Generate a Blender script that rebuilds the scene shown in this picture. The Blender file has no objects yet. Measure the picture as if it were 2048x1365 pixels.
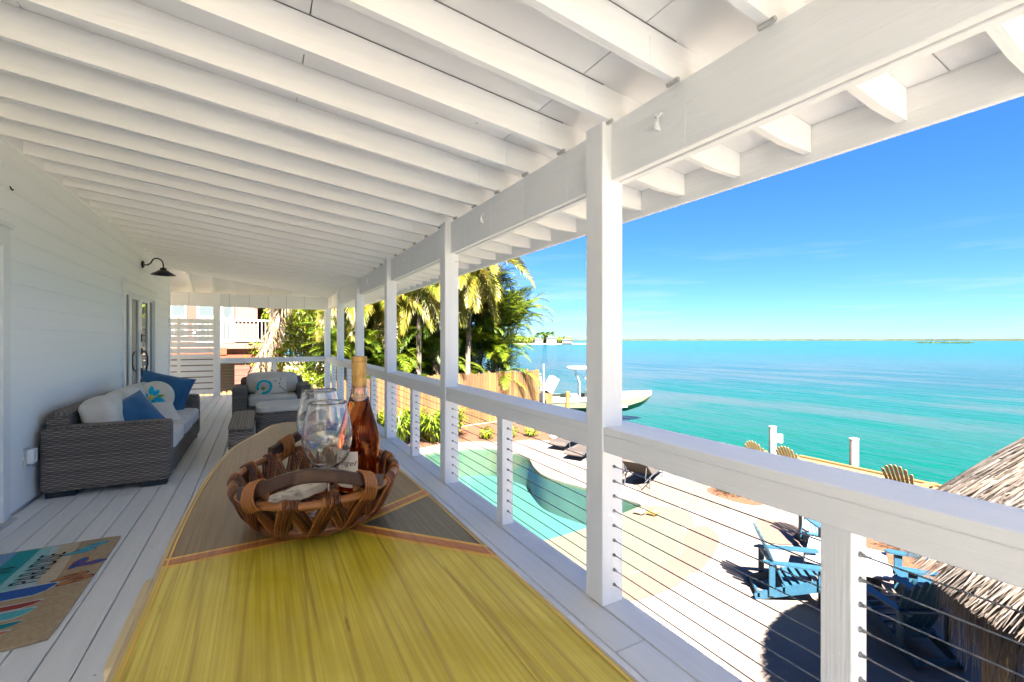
import bpy, bmesh, math, random
from mathutils import Vector, Matrix, noise as mnoise
random.seed(7)
R = math.radians
scene = bpy.context.scene
COL = scene.collection

# ------------------------------------------------------------------ camera
cam_data = bpy.data.cameras.new('camera')
cam = bpy.data.objects.new('camera', cam_data)
COL.objects.link(cam)
cam.location = (0, 0, 1.4)
YAW = math.atan2(.4846, .8747)
cam.rotation_euler = (R(90), 0, -YAW)
cam_data.sensor_width = 36
cam_data.lens = 16.0
cam_data.shift_y = -0.0012
cam_data.clip_start = 0.02
cam_data.clip_end = 20000
scene.camera = cam

# ------------------------------------------------------------------ sky and sun
SUN_EL, SUN_AZ = R(51), R(197)          # azimuth clockwise from +Y: sun stands behind the camera
world = bpy.data.worlds.new('World')
scene.world = world
world.use_nodes = True
wn = world.node_tree
bg = wn.nodes['Background']
sky = wn.nodes.new('ShaderNodeTexSky')
sky.sky_type = 'NISHITA'
sky.sun_disc = False
sky.sun_elevation = SUN_EL
sky.sun_rotation = SUN_AZ
sky.air_density = 1.0
sky.dust_density = 0.0
sky.altitude = 2000
sky.ozone_density = 2.0
gam = wn.nodes.new('ShaderNodeGamma'); gam.inputs[1].default_value = .65
sat = wn.nodes.new('ShaderNodeHueSaturation'); sat.inputs['Saturation'].default_value = 1.5
tint = wn.nodes.new('ShaderNodeMix'); tint.data_type = 'RGBA'; tint.blend_type = 'MULTIPLY'; tint.inputs['Factor'].default_value = 1
tint.inputs['B'].default_value = (.225, .37, .59, 1)
wn.links.new(sky.outputs[0], gam.inputs[0]); wn.links.new(gam.outputs[0], sat.inputs['Color'])
wn.links.new(sat.outputs[0], tint.inputs['A'])
# thin bands of fair weather cloud, low all round the horizon
tcw = wn.nodes.new('ShaderNodeTexCoord')
mpw = wn.nodes.new('ShaderNodeMapping'); mpw.inputs['Scale'].default_value = (2.2, 2.2, 26)
wn.links.new(tcw.outputs['Generated'], mpw.inputs['Vector'])
now = wn.nodes.new('ShaderNodeTexNoise'); now.inputs['Scale'].default_value = 1.4; now.inputs['Detail'].default_value = 7; now.inputs['Roughness'].default_value = .62
wn.links.new(mpw.outputs[0], now.inputs['Vector'])
r1 = wn.nodes.new('ShaderNodeMapRange'); r1.inputs[1].default_value = .52; r1.inputs[2].default_value = .78; wn.links.new(now.outputs['Fac'], r1.inputs[0])
sw = wn.nodes.new('ShaderNodeSeparateXYZ'); wn.links.new(tcw.outputs['Generated'], sw.inputs[0])
r2 = wn.nodes.new('ShaderNodeMapRange'); r2.inputs[1].default_value = .22; r2.inputs[2].default_value = .05; r2.inputs[3].default_value = 0; r2.inputs[4].default_value = .55; wn.links.new(sw.outputs['Z'], r2.inputs[0])
mw = wn.nodes.new('ShaderNodeMath'); mw.operation = 'MULTIPLY'; wn.links.new(r1.outputs[0], mw.inputs[0]); wn.links.new(r2.outputs[0], mw.inputs[1])
cl_ = wn.nodes.new('ShaderNodeMix'); cl_.data_type = 'RGBA'; cl_.inputs['B'].default_value = (1.2, 1.4, 1.5, 1)
wn.links.new(mw.outputs[0], cl_.inputs['Factor']); wn.links.new(tint.outputs['Result'], cl_.inputs['A']); wn.links.new(cl_.outputs['Result'], bg.inputs[0])
bg.inputs[1].default_value = 0.05
sun_data = bpy.data.lights.new('sun', 'SUN')
sun_data.energy = 5.0
sun_data.angle = R(0.53)
sun_data.color = (1.0, .94, .85)
sun = bpy.data.objects.new('sun', sun_data)
COL.objects.link(sun)
sun.rotation_euler = Vector((-math.sin(SUN_AZ) * math.cos(SUN_EL), -math.cos(SUN_AZ) * math.cos(SUN_EL), -math.sin(SUN_EL))).to_track_quat('-Z', 'Y').to_euler()
sun.location = (0, -20, 30)
vs = scene.view_settings
vs.view_transform = 'Standard'
vs.look = 'None'
vs.exposure = 4.05
vs.gamma = 1.0
vs.use_curve_mapping = False
scene.cycles.use_denoising = True
scene.cycles.max_bounces = 12
scene.cycles.diffuse_bounces = 6
scene.cycles.glossy_bounces = 5
scene.cycles.transmission_bounces = 12
scene.cycles.transparent_max_bounces = 16
scene.cycles.caustics_reflective = False
scene.cycles.caustics_refractive = True
scene.cycles.sample_clamp_indirect = 6

# ------------------------------------------------------------------ materials
MATS = {}
def srgb(r, g, b):
    f = lambda c: c / 12.92 if c <= .04045 else ((c + .055) / 1.055) ** 2.4
    return (f(r / 255), f(g / 255), f(b / 255), 1)

def mat(name, col, col2=None, rough=.55, scale=(1, 1, 1), nscale=3., detail=4., lo=.35, hi=.65,
        bump=0., bscale=None, bstretch=None, bdist=.01, spec=.5, metal=0., coat=0., vary=0., coords='world',
        trans=0., ior=1.45, sheen=0., translucent=0., spots=None, hue=0.):
    m = bpy.data.materials.new(name)
    m.use_nodes = True
    nt = m.node_tree
    N, L = nt.nodes, nt.links
    p = N['Principled BSDF']
    p.inputs['Roughness'].default_value = rough
    p.inputs['Specular IOR Level'].default_value = spec
    p.inputs['Metallic'].default_value = metal
    p.inputs['Coat Weight'].default_value = coat
    p.inputs['Coat Roughness'].default_value = .12
    p.inputs['Transmission Weight'].default_value = trans
    p.inputs['IOR'].default_value = ior
    p.inputs['Sheen Weight'].default_value = sheen
    col = tuple(col) + (1,) if len(col) == 3 else col
    p.inputs['Base Color'].default_value = col
    def coord():
        if coords == 'world':
            return N.new('ShaderNodeNewGeometry').outputs['Position']
        return N.new('ShaderNodeTexCoord').outputs['Object']
    out = None
    src = coord()
    if col2 is not None:
        col2 = tuple(col2) + (1,) if len(col2) == 3 else col2
        mp = N.new('ShaderNodeMapping'); mp.inputs['Scale'].default_value = scale
        L.new(src, mp.inputs['Vector'])
        no = N.new('ShaderNodeTexNoise'); no.inputs['Scale'].default_value = nscale; no.inputs['Detail'].default_value = detail
        no.inputs['Roughness'].default_value = .6
        L.new(mp.outputs[0], no.inputs['Vector'])
        mr = N.new('ShaderNodeMapRange'); mr.inputs[1].default_value = lo; mr.inputs[2].default_value = hi
        L.new(no.outputs['Fac'], mr.inputs[0])
        mx = N.new('ShaderNodeMix'); mx.data_type = 'RGBA'
        mx.inputs['A'].default_value = col; mx.inputs['B'].default_value = col2
        L.new(mr.outputs[0], mx.inputs['Factor'])
        out = mx.outputs['Result']
    if spots is not None:                      # small dark specks: knots, nail heads, chips in the paint
        sc, size, scol = spots
        vo = N.new('ShaderNodeTexVoronoi'); vo.inputs['Scale'].default_value = sc
        L.new(src, vo.inputs['Vector'])
        lt = N.new('ShaderNodeMapRange'); lt.inputs[1].default_value = size; lt.inputs[2].default_value = size * .4
        L.new(vo.outputs['Distance'], lt.inputs[0])
        wn_ = N.new('ShaderNodeTexWhiteNoise'); L.new(vo.outputs['Position'], wn_.inputs['Vector'])
        gt = N.new('ShaderNodeMath'); gt.operation = 'GREATER_THAN'; gt.inputs[1].default_value = .72
        L.new(wn_.outputs['Value'], gt.inputs[0])
        ml = N.new('ShaderNodeMath'); ml.operation = 'MULTIPLY'
        L.new(lt.outputs[0], ml.inputs[0]); L.new(gt.outputs[0], ml.inputs[1])
        mx = N.new('ShaderNodeMix'); mx.data_type = 'RGBA'
        if out: L.new(out, mx.inputs['A'])
        else: mx.inputs['A'].default_value = col
        mx.inputs['B'].default_value = tuple(scol) + (1,)
        L.new(ml.outputs[0], mx.inputs['Factor'])
        out = mx.outputs['Result']
    if vary or hue:
        oi = N.new('ShaderNodeObjectInfo')
        mr = N.new('ShaderNodeMapRange'); mr.inputs[3].default_value = 1 - vary; mr.inputs[4].default_value = 1 + vary
        L.new(oi.outputs['Random'], mr.inputs[0])
        hs = N.new('ShaderNodeHueSaturation')
        if out: L.new(out, hs.inputs['Color'])
        else: hs.inputs['Color'].default_value = col
        L.new(mr.outputs[0], hs.inputs['Value'])
        if hue:
            m2 = N.new('ShaderNodeMapRange'); m2.inputs[3].default_value = .5 - hue; m2.inputs[4].default_value = .5 + hue
            fr = N.new('ShaderNodeMath'); fr.operation = 'FRACT'
            mu = N.new('ShaderNodeMath'); mu.operation = 'MULTIPLY'; mu.inputs[1].default_value = 7.13
            L.new(oi.outputs['Random'], mu.inputs[0]); L.new(mu.outputs[0], fr.inputs[0]); L.new(fr.outputs[0], m2.inputs[0])
            L.new(m2.outputs[0], hs.inputs['Hue'])
        out = hs.outputs['Color']
    if out: L.new(out, p.inputs['Base Color'])
    if bump:
        mp = N.new('ShaderNodeMapping'); mp.inputs['Scale'].default_value = bstretch or scale
        L.new(src, mp.inputs['Vector'])
        no = N.new('ShaderNodeTexNoise'); no.inputs['Scale'].default_value = bscale or nscale; no.inputs['Detail'].default_value = 5
        L.new(mp.outputs[0], no.inputs['Vector'])
        b = N.new('ShaderNodeBump'); b.inputs['Strength'].default_value = bump; b.inputs['Distance'].default_value = bdist
        L.new(no.outputs['Fac'], b.inputs['Height']); L.new(b.outputs[0], p.inputs['Normal'])
    if translucent:
        tr = N.new('ShaderNodeBsdfTranslucent')
        if out: L.new(out, tr.inputs['Color'])
        else: tr.inputs['Color'].default_value = col
        ms = N.new('ShaderNodeMixShader'); ms.inputs[0].default_value = translucent
        L.new(p.outputs[0], ms.inputs[1]); L.new(tr.outputs[0], ms.inputs[2])
        L.new(ms.outputs[0], N['Material Output'].inputs['Surface'])
    MATS[name] = m
    return m

OUT = .54
def fol(name, cols, transl=.35, rough=.45, k=1.):
    """leaf material: hue changes from leaf to leaf"""
    m = bpy.data.materials.new(name); m.use_nodes = True; N, L = m.node_tree.nodes, m.node_tree.links
    p = N['Principled BSDF']; p.inputs['Roughness'].default_value = rough; p.inputs['Specular IOR Level'].default_value = .35
    g = N.new('ShaderNodeNewGeometry'); cr = N.new('ShaderNodeValToRGB'); L.new(g.outputs['Random Per Island'], cr.inputs[0])
    e = cr.color_ramp.elements
    cols = [tuple(v * k for v in c) for c in cols]
    e[0].position = 0; e[0].color = cols[0] + (1,); e[1].position = 1; e[1].color = cols[-1] + (1,)
    for i, c in enumerate(cols[1:-1]): x = e.new((i + 1) / (len(cols) - 1)); x.color = c + (1,)
    L.new(cr.outputs[0], p.inputs['Base Color'])
    if transl:
        tr = N.new('ShaderNodeBsdfTranslucent'); L.new(cr.outputs[0], tr.inputs['Color'])
        ms = N.new('ShaderNodeMixShader'); ms.inputs[0].default_value = transl
        L.new(p.outputs[0], ms.inputs[1]); L.new(tr.outputs[0], ms.inputs[2]); L.new(ms.outputs[0], N['Material Output'].inputs['Surface'])
    MATS[name] = m
W1, W2 = (.93, .925, .915), (.90, .90, .89)
SP = (6.0, .05, (.30, .29, .27))
mat('paint_along', W1, W2, rough=.45, scale=(14, .7, 14), nscale=2.2, bump=.4, bstretch=(60, 1.2, 60), bscale=2, bdist=.006, spots=SP)
mat('paint_across', W1, W2, rough=.45, scale=(.7, 14, 14), nscale=2.2, bump=.4, bstretch=(1.2, 60, 60), bscale=2, bdist=.006, spots=(5.0, .055, (.34, .33, .31)))
mat('paint_upright', W1, W2, rough=.45, scale=(14, 14, .7), nscale=2.2, bump=.4, bstretch=(70, 70, 1.2), bscale=2, bdist=.006, spots=SP)
mat('siding_paint', (.94, .94, .935), (.92, .92, .92), rough=.5, scale=(8, .5, 8), nscale=2, bump=.2, bstretch=(50, 1, 50), bscale=2, bdist=.004)
mat('panel_paint', (.93, .925, .915), (.90, .895, .88), rough=.55, scale=(1, 1, 1), nscale=2.5, bump=.15, bstretch=(30, 2, 30), bscale=2, bdist=.004, spots=(4.0, .06, (.40, .39, .37)))
mat('deck_paint', (.82, .815, .79), (.74, .735, .71), rough=.5, scale=(10, .6, 10), nscale=2.5, lo=.3, hi=.75, bump=.3, bstretch=(60, 1, 60), bscale=2, bdist=.004, vary=.05, spots=(9, .06, (.16, .15, .14)))
mat('white_gloss', (.84, .84, .84), rough=.3)
mat('dark_glass', (.05, .06, .06), rough=.03, spec=1.0)
mat('black_metal', (.012, .012, .013), rough=.35, metal=.3)
mat('steel', (.30, .29, .27), (.18, .17, .15), rough=.35, metal=.9, nscale=40)
mat('grey_seam', (.5, .5, .48), rough=.6)

# ------------------------------------------------------------------ building helpers
def _base(parent):
    v = Vector((0, 0, 0))
    while parent is not None:
        v += parent.location
        parent = parent.parent
    return v

def link(name, me, material, parent=None, loc=None):
    o = bpy.data.objects.new(name, me)
    COL.objects.link(o)
    if material is not None and len(me.materials) == 0:
        me.materials.append(MATS[material] if isinstance(material, str) else material)
    if parent is not None:
        o.parent = parent
        o.location = -_base(parent) + (Vector(loc) if loc else Vector((0, 0, 0)))
    elif loc:
        o.location = loc
    return o

def mesh(name, verts, faces, material, parent=None, smooth=False, loc=None):
    me = bpy.data.meshes.new(name)
    me.from_pydata([tuple(v) for v in verts], [], faces)
    me.update()
    if smooth:
        me.polygons.foreach_set('use_smooth', [True] * len(me.polygons))
    return link(name, me, material, parent, loc)

BOXES = {}
def box_mesh(dx, dy, dz, bev, material):
    key = (round(dx, 4), round(dy, 4), round(dz, 4), bev, material)
    if key in BOXES:
        return BOXES[key]
    bm = bmesh.new()
    bmesh.ops.create_cube(bm, size=1)
    bmesh.ops.scale(bm, vec=(dx, dy, dz), verts=bm.verts)
    if bev:
        bmesh.ops.bevel(bm, geom=bm.edges[:], offset=min(bev, dx * .4, dy * .4, dz * .4), segments=1, affect='EDGES')
    me = bpy.data.meshes.new('box')
    bm.to_mesh(me); bm.free()
    me.materials.append(MATS[material])
    BOXES[key] = me
    return me

def box(name, x0, x1, y0, y1, z0, z1, material, parent=None, bev=.003):
    me = box_mesh(x1 - x0, y1 - y0, z1 - z0, bev, material)
    return link(name, me, None, parent, ((x0 + x1) / 2, (y0 + y1) / 2, (z0 + z1) / 2))

def thing(name, label, cat, loc=(0, 0, 0), group=None):
    o = bpy.data.objects.new(name, None)
    COL.objects.link(o)
    o.empty_display_size = .1
    o.location = loc
    return tag(o, label, cat, group)

def tag(o, label, cat, group=None):
    o['label'] = label; o['category'] = cat
    if group: o['group'] = group
    return o

def setting(o, label=None):
    o['kind'] = 'structure'
    if label: o['label'] = label
    return o

class MB:
    """collects faces for one mesh"""
    def __init__(s): s.v = []; s.f = []
    def add(s, verts, faces):
        b = len(s.v); s.v += [tuple(v) for v in verts]; s.f += [tuple(i + b for i in f) for f in faces]
    def box(s, x0, x1, y0, y1, z0, z1):
        s.add([(x0, y0, z0), (x1, y0, z0), (x1, y1, z0), (x0, y1, z0), (x0, y0, z1), (x1, y0, z1), (x1, y1, z1), (x0, y1, z1)],
              [(0, 3, 2, 1), (4, 5, 6, 7), (0, 1, 5, 4), (1, 2, 6, 5), (2, 3, 7, 6), (3, 0, 4, 7)])
    def bar(s, a, b, w, h, up=(0, 0, 1)):
        a, b = Vector(a), Vector(b); d = (b - a).normalized(); u = Vector(up)
        r = d.cross(u)
        if r.length < 1e-4: r = d.cross(Vector((1, 0, 0)))
        r.normalize(); u = r.cross(d).normalized(); r *= w / 2; u *= h / 2
        s.add([a - r - u, a + r - u, a + r + u, a - r + u, b - r - u, b + r - u, b + r + u, b - r + u],
              [(0, 1, 2, 3), (7, 6, 5, 4), (0, 4, 5, 1), (1, 5, 6, 2), (2, 6, 7, 3), (3, 7, 4, 0)])
    def tube(s, pts, rad, n=8, closed=False, cap=True):
        pts = [Vector(p) for p in pts]; m = len(pts)
        rads = rad if isinstance(rad, (list, tuple)) else [rad] * m
        b = len(s.v); prev = None
        for i, p in enumerate(pts):
            if closed: t = pts[(i + 1) % m] - pts[i - 1]
            else: t = pts[min(i + 1, m - 1)] - pts[max(i - 1, 0)]
            t = t.normalized() if t.length > 1e-9 else Vector((0, 0, 1))
            if prev is None:
                a = Vector((0, 0, 1)) if abs(t.z) < .9 else Vector((1, 0, 0))
                x = t.cross(a).normalized()
            else:
                x = prev - t * prev.dot(t); x.normalize()
            prev = x; y = t.cross(x)
            for k in range(n):
                an = 2 * math.pi * k / n
                s.v.append(tuple(p + (x * math.cos(an) + y * math.sin(an)) * rads[i]))
        for i in range(m if closed else m - 1):
            j = (i + 1) % m
            for k in range(n):
                k2 = (k + 1) % n
                s.f.append((b + i * n + k, b + i * n + k2, b + j * n + k2, b + j * n + k))
        if cap and not closed:
            s.f.append(tuple(b + k for k in reversed(range(n))))
            s.f.append(tuple(b + (m - 1) * n + k for k in range(n)))
    def lathe(s, prof, n=24, c=(0, 0, 0), cap0=False, cap1=False):
        b = len(s.v)
        for r, z in prof:
            for k in range(n):
                a = 2 * math.pi * k / n
                s.v.append((c[0] + r * math.cos(a), c[1] + r * math.sin(a), c[2] + z))
        m = len(prof)
        for i in range(m - 1):
            for k in range(n):
                k2 = (k + 1) % n
                s.f.append((b + i * n + k, b + i * n + k2, b + (i + 1) * n + k2, b + (i + 1) * n + k))
        if cap0: s.f.append(tuple(b + k for k in reversed(range(n))))
        if cap1: s.f.append(tuple(b + (m - 1) * n + k for k in range(n)))
    def prism(s, poly, z0, z1):
        n = len(poly)
        s.add([(x, y, z0) for x, y in poly] + [(x, y, z1) for x, y in poly],
              [tuple(reversed(range(n))), tuple(range(n, 2 * n))] + [(i, (i + 1) % n, n + (i + 1) % n, n + i) for i in range(n)])
    def build(s, name, material, parent=None, smooth=False, loc=None):
        return mesh(name, s.v, s.f, material, parent, smooth, loc)

def children(o): return [c for c in bpy.data.objects if c.parent == o]
def copy_tree(o, parent=None, kids=None):
    c = o.copy(); COL.objects.link(c)
    if parent is not None: c.parent = parent
    for ch in list(o.children): copy_tree(ch, c)
    return c

def sheet(name, outer, holes, z, material, parent=None, skirt=0):
    """flat sheet with holes (and an optional skirt going down round the outside)"""
    bm = bmesh.new()
    for lp in [outer] + holes:
        vs_ = [bm.verts.new((x, y, z)) for x, y in lp]
        for i in range(len(vs_)): bm.edges.new((vs_[i], vs_[(i + 1) % len(vs_)]))
    bmesh.ops.triangle_fill(bm, use_beauty=True, use_dissolve=False, edges=bm.edges[:])
    bmesh.ops.recalc_face_normals(bm, faces=bm.faces[:])
    for f in bm.faces:
        if f.normal.z < 0: f.normal_flip()
    if skirt:
        bm.verts.ensure_lookup_table()
        n = len(outer)
        top = bm.verts[:n]
        low = [bm.verts.new((v.co.x, v.co.y, z - skirt)) for v in top]
        for i in range(n): bm.faces.new((top[i], top[(i + 1) % n], low[(i + 1) % n], low[i]))
    me = bpy.data.meshes.new(name); bm.to_mesh(me); bm.free()
    return link(name, me, material, parent)

def spline(pts, n=8, closed=True):
    """Catmull-Rom through 2D/3D points"""
    pts = [Vector(p) for p in pts]; m = len(pts); out = []
    for i in range(m if closed else m - 1):
        g = (lambda k: pts[k % m]) if closed else (lambda k: pts[max(0, min(m - 1, k))])
        p0, p1, p2, p3 = g(i - 1), g(i), g(i + 1), g(i + 2)
        for k in range(n):
            t = k / n
            out.append(.5 * ((2 * p1) + (p2 - p0) * t + (2 * p0 - 5 * p1 + 4 * p2 - p3) * t * t + (3 * p1 - p0 - 3 * p2 + p3) * t ** 3))
    if not closed: out.append(pts[-1])
    return out
# ================================================================== SETTING: land, sea, patio, pool
GZ = -2.4
YB = -6.5                      # unseen porch roof end behind the camera, placed to shape the sun coming in
SEA = -3.45
POOL = [(4.713, 14.576), (5.997, 14.728), (7.0, 14.34), (7.3, 13.67), (7.5, 13.02), (7.49, 12.386), (7.15, 11.544), (6.967, 10.749), (7.061, 10.057),
        (7.301, 9.31), (7.602, 8.239), (7.627, 7.645), (6.956, 7.539), (5.732, 7.31), (4.825, 7.235), (3.4, 7.2), (2.6, 8.6), (2.5, 11.5), (3.2, 13.8)]
POOLC = [tuple(p) for p in spline(POOL, 4)]
mat('soil', (.38, .31, .20), (.25, .21, .12), rough=.9, nscale=1.5)
mat('patio_stone', (.108, .087, .073), (.056, .038, .030), rough=.7, nscale=.9, detail=10, lo=.46, hi=.72, bump=.35, bscale=9, bstretch=(1, 1, 1), bdist=.02)
land = sheet('ground', [(-80, -60), (15.3, -60), (15.3, 8.6), (13.9, 9.3), (13.6, 19), (12.9, 22), (11, 40), (6, 120), (-80, 120)], [POOLC], GZ - .006, 'soil', skirt=3)
setting(land)
patio = sheet('patio', [(1.2, -12), (14.6, -12), (14.6, 3.0), (13.2, 6.2), (10.3, 6.35), (9.95, 7.0), (10.1, 7.8), (11.2, 9.2), (11.4, 12.5), (10.2, 13.9), (8.9, 14.85), (7.8, 15.0), (6.9, 15.65), (5.6, 15.75), (4.6, 15.4), (1.2, 15.2)], [POOLC], GZ, 'patio_stone')
setting(patio)
mat('bounce_white', (.60, .57, .52), (.50, .47, .43), rough=.9, nscale=20, bump=.6)
setting(sheet('bounce_strip', [(1.76, -12), (4.0, -12), (4.0, 5.2), (2.3, 7.0), (2.2, 14), (1.9, 14.4), (1.76, 14.4)], [], GZ + .02, 'bounce_white'))  # pale ground out of view, added to bounce sun up into the porch

# sea: turquoise over pale sand, with darker weed patches
def sea_material():
    m = bpy.data.materials.new('sea_water'); m.use_nodes = True
    nt = m.node_tree; N, L = nt.nodes, nt.links; p = N['Principled BSDF']
    g = N.new('ShaderNodeNewGeometry')
    sep = N.new('ShaderNodeSeparateXYZ'); L.new(g.outputs['Position'], sep.inputs[0])
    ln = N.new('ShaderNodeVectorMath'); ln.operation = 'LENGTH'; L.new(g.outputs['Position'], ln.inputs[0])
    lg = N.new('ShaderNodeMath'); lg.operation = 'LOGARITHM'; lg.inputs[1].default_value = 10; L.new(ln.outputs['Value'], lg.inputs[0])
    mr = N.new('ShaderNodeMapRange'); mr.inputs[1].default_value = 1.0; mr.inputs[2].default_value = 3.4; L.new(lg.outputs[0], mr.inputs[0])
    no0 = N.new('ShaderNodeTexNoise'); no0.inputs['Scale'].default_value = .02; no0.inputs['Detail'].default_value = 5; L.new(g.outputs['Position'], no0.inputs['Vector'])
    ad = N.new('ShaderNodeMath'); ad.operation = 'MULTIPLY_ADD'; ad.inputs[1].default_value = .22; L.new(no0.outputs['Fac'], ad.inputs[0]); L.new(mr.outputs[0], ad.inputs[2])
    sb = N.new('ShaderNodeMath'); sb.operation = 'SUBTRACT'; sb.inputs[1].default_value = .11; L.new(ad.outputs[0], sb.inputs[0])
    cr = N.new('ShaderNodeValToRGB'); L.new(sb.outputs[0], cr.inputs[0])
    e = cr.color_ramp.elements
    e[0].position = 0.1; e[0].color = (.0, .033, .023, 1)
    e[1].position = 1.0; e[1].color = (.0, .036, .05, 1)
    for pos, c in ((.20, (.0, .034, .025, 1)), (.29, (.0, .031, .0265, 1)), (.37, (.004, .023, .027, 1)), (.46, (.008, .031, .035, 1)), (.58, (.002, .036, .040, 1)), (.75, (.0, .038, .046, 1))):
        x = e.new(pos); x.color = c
    # weed patches in the middle distance
    mp = N.new('ShaderNodeMapping'); mp.inputs['Scale'].default_value = (.16, .05, .1); mp.inputs['Rotation'].default_value = (0, 0, R(20)); L.new(g.outputs['Position'], mp.inputs[0])
    no = N.new('ShaderNodeTexNoise'); no.inputs['Scale'].default_value = 1.0; no.inputs['Detail'].default_value = 7; no.inputs['Roughness'].default_value = .65; L.new(mp.outputs[0], no.inputs['Vector'])
    wr = N.new('ShaderNodeMapRange'); wr.inputs[1].default_value = .46; wr.inputs[2].default_value = .60; L.new(no.outputs['Fac'], wr.inputs[0])
    near = N.new('ShaderNodeMapRange'); near.inputs[1].default_value = 26; near.inputs[2].default_value = 40; L.new(ln.outputs['Value'], near.inputs[0])
    far = N.new('ShaderNodeMapRange'); far.inputs[1].default_value = 170; far.inputs[2].default_value = 70; L.new(ln.outputs['Value'], far.inputs[0])
    m1 = N.new('ShaderNodeMath'); m1.operation = 'MULTIPLY'; L.new(near.outputs[0], m1.inputs[0]); L.new(far.outputs[0], m1.inputs[1])
    m2 = N.new('ShaderNodeMath'); m2.operation = 'MULTIPLY'; L.new(m1.outputs[0], m2.inputs[0]); L.new(wr.outputs[0], m2.inputs[1])
    m3 = N.new('ShaderNodeMath'); m3.operation = 'MULTIPLY'; m3.inputs[1].default_value = .75; L.new(m2.outputs[0], m3.inputs[0])
    mx = N.new('ShaderNodeMix'); mx.data_type = 'RGBA'; mx.inputs['B'].default_value = (.026, .034, .034, 1)
    L.new(cr.outputs[0], mx.inputs['A']); L.new(m3.outputs[0], mx.inputs['Factor'])
    L.new(mx.outputs['Result'], p.inputs['Base Color'])
    p.inputs['Roughness'].default_value = .14
    p.inputs['IOR'].default_value = 1.33
    p.inputs['Specular IOR Level'].default_value = .15
    # two trains of waves
    hs = None
    for sc, rot, st, dist in ((1.1, 62, (1, .28, 1), 1.0), (3.6, 48, (1, .35, 1), .4), (.32, 70, (1, .3, 1), 1.1)):
        mp = N.new('ShaderNodeMapping'); mp.inputs['Rotation'].default_value = (0, 0, R(rot)); mp.inputs['Scale'].default_value = st; L.new(g.outputs['Position'], mp.inputs[0])
        no = N.new('ShaderNodeTexNoise'); no.inputs['Scale'].default_value = sc; no.inputs['Detail'].default_value = 4; no.inputs['Roughness'].default_value = .55; L.new(mp.outputs[0], no.inputs['Vector'])
        b = N.new('ShaderNodeBump'); b.inputs['Strength'].default_value = .8; b.inputs['Distance'].default_value = dist * .5
        L.new(no.outputs['Fac'], b.inputs['Height'])
        if hs: L.new(hs.outputs[0], b.inputs['Normal'])
        hs = b
    L.new(hs.outputs[0], p.inputs['Normal'])
    MATS['sea_water'] = m
sea_material()
setting(mesh('sea', [(-9000, -9000, SEA), (9000, -9000, SEA), (9000, 9000, SEA), (-9000, 9000, SEA)], [(0, 1, 2, 3)], 'sea_water'))

# pool: basin with sloping floor, ledge and water sheet
mat('pool_plaster', (.036, .064, .056), (.045, .072, .062), rough=.6, nscale=7, detail=4, lo=.3, hi=.7, bump=.2, bscale=14, bstretch=(1, 1, 1))
mat('pool_wall', (.060, .072, .050), (.05, .062, .042), rough=.6, nscale=3)
pool = thing('swimming_pool', 'freeform turquoise swimming pool sunk in the pale stone patio', 'pool', (5.2, 11, GZ - 1.3))
n = len(POOLC)
wv = [(x, y, GZ + .004) for x, y in POOLC] + [(x, y, GZ - .95) for x, y in POOLC]
mesh('pool_wall', wv, [(i, (i + 1) % n, n + (i + 1) % n, n + i) for i in range(n)], 'pool_wall', pool, smooth=True)
sheet('pool_floor', POOLC, [], GZ - .95, 'pool_plaster', pool)
def pool_water_material():
    m = bpy.data.materials.new('pool_water'); m.use_nodes = True
    nt = m.node_tree; N, L = nt.nodes, nt.links
    N.remove(N['Principled BSDF'])
    g = N.new('ShaderNodeNewGeometry')
    no = N.new('ShaderNodeTexNoise'); no.inputs['Scale'].default_value = 5; no.inputs['Detail'].default_value = 3; L.new(g.outputs['Position'], no.inputs['Vector'])
    b = N.new('ShaderNodeBump'); b.inputs['Strength'].default_value = .14; b.inputs['Distance'].default_value = .03; L.new(no.outputs['Fac'], b.inputs['Height'])
    t = N.new('ShaderNodeBsdfTransparent'); t.inputs[0].default_value = (.70, .97, .96, 1)
    gl = N.new('ShaderNodeBsdfGlossy'); gl.inputs['Roughness'].default_value = .05; L.new(b.outputs[0], gl.inputs['Normal'])
    fr = N.new('ShaderNodeFresnel'); fr.inputs[0].default_value = 1.33; L.new(b.outputs[0], fr.inputs['Normal'])
    ms = N.new('ShaderNodeMixShader'); L.new(fr.outputs[0], ms.inputs[0]); L.new(t.outputs[0], ms.inputs[1]); L.new(gl.outputs[0], ms.inputs[2])
    L.new(ms.outputs[0], N['Material Output'].inputs['Surface'])
    MATS['pool_water'] = m
pool_water_material()
setting(sheet('pool_water', POOLC, [], GZ - .05, 'pool_water'))
mat('beach_entry', (.056, .055, .037), (.066, .061, .042), rough=.55, nscale=2.2, detail=6)
BE = [tuple(p) for p in spline([(7.62, 7.65), (7.72, 7.35), (7.6, 6.93), (7.42, 6.3), (6.6, 5.67), (6.03, 5.54), (5.4, 5.55), (4.4, 5.7), (3.2, 6.6), (3.4, 7.2), (4.82, 7.235), (5.73, 7.31), (6.95, 7.54)], 4)]
setting(sheet('pool_beach_entry', BE, [], GZ + .004, 'beach_entry'))
mat('pink_stone', (.068, .043, .034), (.065, .046, .033), rough=.65, nscale=1.6, detail=5, vary=.06)
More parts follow.
